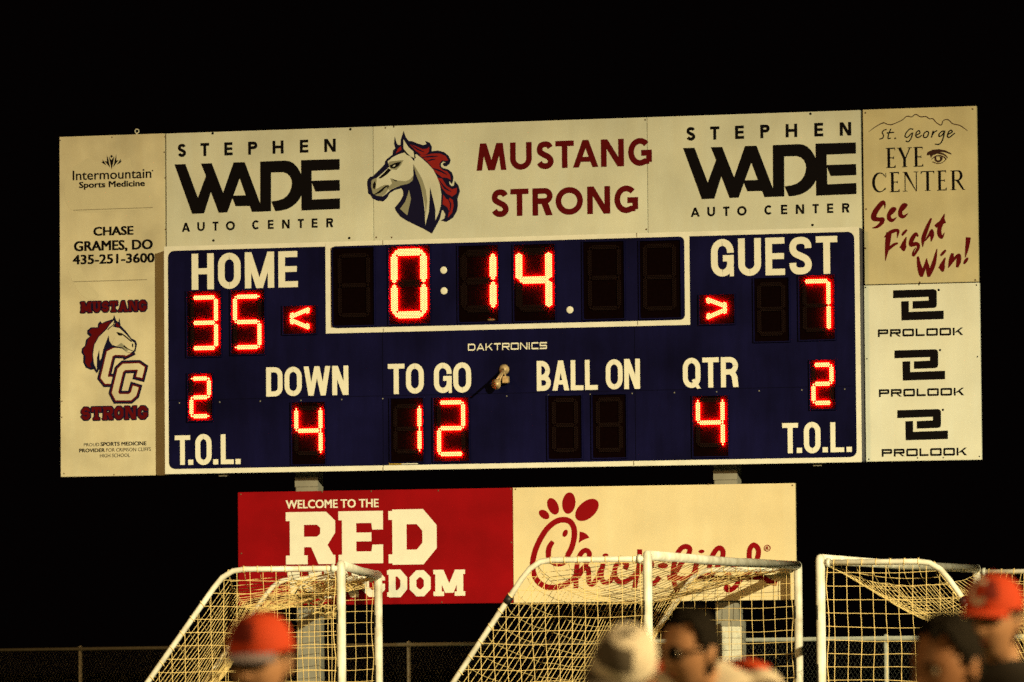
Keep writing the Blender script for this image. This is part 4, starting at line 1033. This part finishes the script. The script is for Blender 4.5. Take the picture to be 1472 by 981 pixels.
# ================================================================== people in front, out of focus
def remeshed(mb, name, mats, parent, vox):
    me = bpy.data.meshes.new('tmp'); me.from_pydata([tuple(v) for v in mb.v], [], mb.f); me.update()
    o = bpy.data.objects.new('tmp', me); COL.objects.link(o)
    md = o.modifiers.new('r', 'REMESH'); md.mode = 'VOXEL'; md.voxel_size = vox
    sm = o.modifiers.new('s', 'SMOOTH'); sm.iterations = 3; sm.factor = .5
    dg = bpy.context.evaluated_depsgraph_get(); ev = o.evaluated_get(dg)
    m2 = bpy.data.meshes.new_from_object(ev); m2.name = name
    bpy.data.objects.remove(o); bpy.data.meshes.remove(me)
    m2.materials.clear()
    for m in mats: m2.materials.append(m)
    m2.polygons.foreach_set('use_smooth', [True]*len(m2.polygons))
    o2 = bpy.data.objects.new(name, m2); COL.objects.link(o2); o2.parent = parent
    return o2
def limb(mb, pts, rs, n=12):
    mb.tube(pts, rs, n)
    for p, r_ in zip(pts, rs): mb.ball(p, r_, seg=12, rings=8)
def head_point(th, ph, k=1.0):
    """a head of unit-ish size facing -Y, centre at eye level mid-skull; returns metres for a 0.235 m tall head"""
    x, y, z = sin(th)*sin(ph), -sin(th)*cos(ph), cos(th)
    X, Y, Zz = x*.077, y*.097, z*.118
    if Zz < 0:
        q = min(1, -Zz/.118); X *= 1-.30*q**1.6; Y = Y*(1-.22*q**2) - .016*q
        if y > 0: Y *= 1-.35*q
    else: Y = Y + .006*Zz/.118
    front = max(0, -y)
    gx = lambda cx, cz, sx, sz: math.exp(-((X-cx)/sx)**2 - ((Zz-cz)/sz)**2)*front
    Y -= .024*gx(0,-.028,.013,.022) + .010*gx(0,-.010,.010,.022) + .008*gx(0,.020,.045,.012) + .007*gx(0,-.063,.022,.007) + .006*gx(0,-.073,.020,.006) + .010*gx(0,-.102,.022,.014)
    Y += .011*gx(.032,0,.016,.011) + .011*gx(-.032,0,.016,.011) + .005*gx(0,-.068,.020,.003) + .004*gx(0,-.085,.022,.006)
    Y -= .006*gx(.042,-.032,.018,.018) + .006*gx(-.042,-.032,.018,.018)
    return Vector((X*k, Y*k, Zz*k))
def person(label, eye_px, dist, face, pitch, skin, shirt, cap=None, hair=True, trim=None, glasses=False, tilt=0.0, body_turn=None, hscale=1.0, lean=.03, dark=(-.45,.45)):
    e = at_depth(eye_px[0], eye_px[1], dist)
    Hh = (e.z+lean)/.933; k = Hh/1.75
    fa_ = radians(face if body_turn is None else body_turn)
    r = empty('person', (e.x + sin(fa_)*lean, e.y + cos(fa_)*lean, 0), radians(-(face if body_turn is None else body_turn)))
    tag(r, label, 'person', 'people standing out of focus in the foreground')
    hk = hscale
    turn = face-(face if body_turn is None else body_turn)
    HR = Matrix.Rotation(radians(-turn), 3, 'Z') @ Matrix.Rotation(radians(tilt), 3, 'Y') @ Matrix.Rotation(radians(pitch), 3, 'X')
    eye = Vector((0, -lean, e.z)); piv = eye + Vector((0, .03, -.11*hk))
    hd = lambda p: piv + HR @ (Vector(p) + Vector((0,-.03,.11*hk)))
    mb = MB(); seg, rings = 48, 36; vs = []; fs = []
    for i in range(rings+1):
        for j in range(seg): vs.append(hd(head_point(pi*i/rings, 2*pi*j/seg, hk)))
    for i in range(rings):
        for j in range(seg):
            j2 = (j+1) % seg
            if i == 0: fs.append((0+j, seg+j2, seg+j)[::-1]) 
            elif i == rings-1: fs.append((i*seg+j, i*seg+j2, (i+1)*seg+j)[::-1])
            else: fs.append((i*seg+j, i*seg+j2, (i+1)*seg+j2, (i+1)*seg+j)[::-1])
    mb.add(vs, fs)
    for sx in (-1, 1):
        mb.ball(hd((sx*.078*hk, .012*hk, -.012*hk)), .03*hk, sc3=(.35,.62,1.05), seg=12, rings=8, rot=HR)
        mb.ball(hd((sx*.083*hk, .020*hk, .004*hk)), .018*hk, sc3=(.4,.8,1), seg=10, rings=6, rot=HR)
    neck0 = Vector((0, .035, 1.44*k)); limb(mb, [neck0, hd((0,.028,-.075*hk))], [.062*k, .055*hk])
    Rr = lambda z, a, b_, y=0.0: (z*k, a*k, b_*k, y*k)
    rings_t = [Rr(.86,.155,.105,.02), Rr(.95,.168,.115,.02), Rr(1.05,.150,.105,.01), Rr(1.15,.155,.105,.01), Rr(1.27,.178,.118,.01), Rr(1.36,.185,.112,.015), Rr(1.42,.165,.088,.02), Rr(1.46,.09,.065,.03), Rr(1.48,.05,.05,.03)]
    def torso(mb, g=0.0, lo=0):
        n = 24; b0 = []; rs = rings_t[lo:]
        vs = []; fs = []
        for z_, a, b_, y in rs:
            for j in range(n):
                an = 2*pi*j/n; ca, sa = cos(an), sin(an)
                vs.append((math.copysign(abs(ca)**.8, ca)*(a+g), y+math.copysign(abs(sa)**.8, sa)*(b_+g), z_))
        for i in range(len(rs)-1):
            for j in range(n): fs.append((i*n+j, i*n+(j+1) % n, (i+1)*n+(j+1) % n, (i+1)*n+j))
        fs.append(tuple(range(n))[::-1]); fs.append(tuple(range((len(rs)-1)*n, len(rs)*n)))
        mb.add(vs, fs)
    torso(mb)
    arms = {}
    for sx in (-1, 1):
        sh = Vector((sx*.185*k, .02*k, 1.385*k)); el = Vector((sx*.245*k, .03*k, 1.09*k)); wr = Vector((sx*.235*k, -.08*k, .86*k)); arms[sx] = (sh, el, wr)
        limb(mb, [sh, sh.lerp(el,.5), el, el.lerp(wr,.35), wr], [.058*k,.050*k,.041*k,.042*k,.028*k])
        pd = (wr-el).normalized(); palm = wr + pd*.055*k
        mb.ball(palm, .045*k, sc3=(.42,.95,1.1), seg=12, rings=8); limb(mb, [wr, palm], [.028*k,.03*k])
        for q, (yy, ln) in enumerate(((-.033,.075),(-.011,.085),(.011,.08),(.032,.062))):
            b0 = palm + Vector((0, yy*k, -.035*k)); b1 = b0 + (pd + Vector((-sx*.15, yy*3, 0))).normalized()*ln*.5*k; b2 = b1 + (pd + Vector((-sx*.6, yy*2, 0))).normalized()*ln*.5*k
            limb(mb, [b0, b1, b2], [.0095*k,.0088*k,.0075*k], 8)
        t0 = wr + pd*.03*k + Vector((0,-.03*k,0)); t1 = t0 + Vector((-sx*.015*k,-.035*k,-.02*k)); t2 = t1 + Vector((-sx*.008*k,-.01*k,-.03*k)); limb(mb, [t0,t1,t2], [.012*k,.0105*k,.008*k], 8)
    legs = {}
    for sx in (-1, 1):
        hp = Vector((sx*.09*k,.02*k,.90*k)); kn = Vector((sx*.105*k,0,.49*k)); an = Vector((sx*.11*k,.03*k,.085*k)); legs[sx] = (hp, kn, an)
        limb(mb, [hp, hp.lerp(kn,.5), kn, kn.lerp(an,.3), an], [.088*k,.075*k,.054*k,.056*k,.036*k])
        limb(mb, [an+Vector((0,.02*k,-.04*k)), an+Vector((sx*.01*k,-.08*k,-.05*k)), an+Vector((sx*.015*k,-.16*k,-.06*k))], [.042*k,.040*k,.028*k])
    remeshed(mb, 'body', [M[skin]], r, .0075)
    # clothes
    mb = MB(); torso(mb, .012*k, 0)
    for sx in (-1, 1):
        sh, el, wr = arms[sx]; limb(mb, [sh, sh.lerp(el,.45), sh.lerp(el,.9)], [.072*k,.066*k,.060*k])
    remeshed(mb, 'shirt', [M[shirt]], r, .012)
    mb = MB()
    for sx in (-1, 1):
        hp, kn, an = legs[sx]; limb(mb, [hp+Vector((0,0,.05*k)), hp.lerp(kn,.5), kn, kn.lerp(an,.4), kn.lerp(an,.95)], [.10*k,.090*k,.068*k,.068*k,.055*k])
    mb.ball((0,.02*k,.93*k), .17*k, sc3=(1,.72,.5)); remeshed(mb, 'trousers', [M['trousers']], r, .014)
    for sx in (-1, 1):
        hp, kn, an = legs[sx]; b = MB()
        limb(b, [an+Vector((0,.02*k,-.035*k)), an+Vector((sx*.01*k,-.08*k,-.045*k)), an+Vector((sx*.015*k,-.16*k,-.052*k))], [.050*k,.047*k,.034*k])
        remeshed(b, 'shoe', [M['shoe']], r, .012)
    if trim:
        b = MB(); b.tube([(.105*k*cos(a), .03*k+.080*k*sin(a), 1.452*k-.018*k*sin(a)*-1) for a in [2*pi*j/20 for j in range(21)]], .014*k, 8, caps=False)
        b.build('collar', M[trim], r, True)
        for sx in (-1, 1):
            sh = arms[sx][0]; b = MB(); b.tube([(sx*.09*k,.03*k,1.475*k),(sx*.14*k,.025*k,1.462*k),sh+Vector((sx*.02*k,0,.062*k))], [.012*k,.022*k,.014*k], 8); b.build('shoulder_stripe', M[trim], r, True)
    # eyes, brows
    for sx in (-1, 1):
        b = MB(); c0 = hd((sx*.032*hk, -.077*hk, .001*hk)); b.ball(c0, .0125*hk, 0); b.ball(c0 + HR @ Vector((0,-.0085*hk,0)), .006*hk, 1); b.build('eye', [M['eye'], M['hair']], r, True)
        b = MB(); b.tube([hd((sx*.014*hk,-.101*hk,.018*hk)), hd((sx*.032*hk,-.099*hk,.024*hk)), hd((sx*.052*hk,-.087*hk,.019*hk))], [.003,.0045,.002], 6); b.build('eyebrow', M['hair'], r, True)
    b = MB(); b.tube([hd((-.022*hk,-.092*hk,-.069*hk)), hd((0,-.100*hk,-.068*hk)), hd((.022*hk,-.092*hk,-.069*hk))], [.002,.0045,.002], 6); b.build('mouth', M['maroon'], r, True)
    if glasses:
        b = MB()
        for sx in (-1, 1): b.ball(hd((sx*.033*hk,-.100*hk,.000)), .028*hk, sc3=(1.0,.25,.72), rot=HR)
        for sx in (-1, 1): b.tube([hd((sx*.060*hk,-.092*hk,.004)), hd((sx*.080*hk,-.03*hk,.006)), hd((sx*.082*hk,.02*hk,.004))], .004, 6)
        b.build('sunglasses', M['lens'], r, True)
    if hair:
        vs = []; fs = []; keep = {}
        for i in range(rings+1):
            for j in range(seg):
                th, ph = pi*i/rings, 2*pi*j/seg
                p0 = head_point(th, ph, hk); y = -sin(th)*cos(ph)
                lim = (.078 if y < -.45 else .078-.098*min(1,(y+.45)/.35) if y < -.1 else -.02-.07*min(1,(y+.1)/.5))*hk
                lim += (.014*noise.noise(p0*70) + .008*noise.noise(p0*160))*hk
                if p0.z > lim or i == 0:
                    n_ = p0.normalized(); keep[(i,j)] = len(vs)
                    vs.append(hd(p0 + n_*(.009*hk + .010*hk*noise.noise(p0*55) + .006*hk*noise.noise(p0*140) + .012*hk*max(0,p0.z/(.118*hk)))))
        for i in range(rings):
            for j in range(seg):
                j2 = (j+1) % seg; q = [keep.get(c_) for c_ in ((i,j),(i+1,j),(i+1,j2),(i,j2))]
                if None not in q: fs.append(q if i else q[:3])
        o = link_mesh('hair', vs, fs, M['hair'], r, smooth=True)
        md = o.modifiers.new('thickness', 'SOLIDIFY'); md.thickness = .02*hk; md.offset = -1
    if cap:
        c1, c2, brimc, logo, turn_c = cap
        CR_ = Matrix.Rotation(radians(turn_c), 3, 'Z')
        cp = lambda p: hd(CR_ @ Vector(p))
        def dome(th, ph, g=0.0):
            a_, b_, c_ = (.089+g)*hk, (.109+g)*hk, (.105+g)*hk
            s_ = sin(th)**.82
            return Vector((s_*sin(ph)*a_, -s_*cos(ph)*b_ + .004*hk, (.032*hk if True else 0) + cos(th)**.9*c_ if th < pi/2 else .032*hk - (th-pi/2)*.03*hk))
        vs = []; fs = []; fm = []; n_, R_ = 36, 14
        for i in range(R_+1):
            for j in range(n_): vs.append(cp(dome(pi/2*1.08*i/R_, 2*pi*j/n_)))
        for i in range(R_):
            for j in range(n_):
                j2 = (j+1) % n_; ph = (2*pi*(j+.5)/n_+pi) % (2*pi)-pi
                fs.append((i*n_+j, (i+1)*n_+j, (i+1)*n_+j2, i*n_+j2)); fm.append(1 if c2 and dark[0] < ph < dark[1] and 4 < i < 11 else 0)  # faces between the dark angles carry the painted shade
        co = link_mesh('cap', vs, fs, [M[c1], M[c2 or c1]], r, fm, True)
        md = co.modifiers.new('thickness', 'SOLIDIFY'); md.thickness = .004; md.offset = -1
        b = MB(); b.ball(cp((0,.004*hk,.139*hk)), .009*hk, sc3=(1,1,.6)); b.build('cap_button', M[c1], co, True)
        b = MB(); vs = []; fs = []; A, Bn = 18, 6
        for lay in (0, 1):
            for i in range(A+1):
                an = radians(-62+124*i/A)
                for j in range(Bn+1):
                    t_ = j/Bn; rx = (.086+.010*t_)*hk; ry = (.106+.070*t_*cos(an)**.7)*hk
                    vs.append(cp((rx*sin(an), -ry*cos(an)+.004*hk, .033*hk - .022*hk*t_*cos(an)*0 - .020*hk*(sin(an)**2)*t_ - .012*hk*t_ - lay*.004*hk)))
        K = (A+1)*(Bn+1); w_ = Bn+1
        for i in range(A):
            for j in range(Bn):
                q = (i*w_+j, i*w_+j+1, (i+1)*w_+j+1, (i+1)*w_+j); fs.append(q[::-1]); fs.append(tuple(v+K for v in q))
        for i in range(A): fs.append((i*w_+Bn, i*w_+Bn+K, (i+1)*w_+Bn+K, (i+1)*w_+Bn))
        for j in range(Bn): fs.append((j, j+K, j+1+K, j+1)); fs.append((A*w_+j, A*w_+j+1, A*w_+j+1+K, A*w_+j+K))
        link_mesh('brim', vs, fs, M[brimc], co, smooth=True)
        if logo:
            b = MB(); pth = arc(0, 0, .30, .36, 45, 315, 14); q = strip(pth, .16)
            for k_ in q: b.add([cp(dome(pi/2*.66 - v.y, v.x, .0035)) for v in k_], [(3,2,1,0)])
            b.build('cap_letter', M['jersey'], co)
    return r
person('person in an orange cap with a shaded front and pale brim, before the left goal', (377,949), 15.9, 24, 6, 'skin', 'jersey_black', cap=('cap','cap_shade','lav',False,0), trim=None, dark=(-.75,.40))
person('person in a white cap looking down, in front of the middle goal', (885,951), 15.7, 16, 28, 'skin', 'jersey_dark', cap=('cap_white','cap_grey_shade','cap_grey_shade',False,0), hair=True, tilt=20, lean=.09, dark=(-1.1,.65))
person('bareheaded person in sunglasses with an orange trimmed white jersey, facing left', (1003,936), 17.4, 50, 4, 'skin', 'jersey', glasses=True, trim='orange', body_turn=10, lean=.12)
person('person in an orange cap with a white letter, standing furthest right', (1429,890), 17.2, 30, 2, 'skin', 'jersey_black', cap=('cap','cap_shade','cap',True,0), dark=(.25,.75))
person('dark haired bareheaded person at the lower right corner', (1376,954), 15.6, 50, 10, 'skin_dark', 'jersey_black', body_turn=20, hscale=1.08, lean=.06)
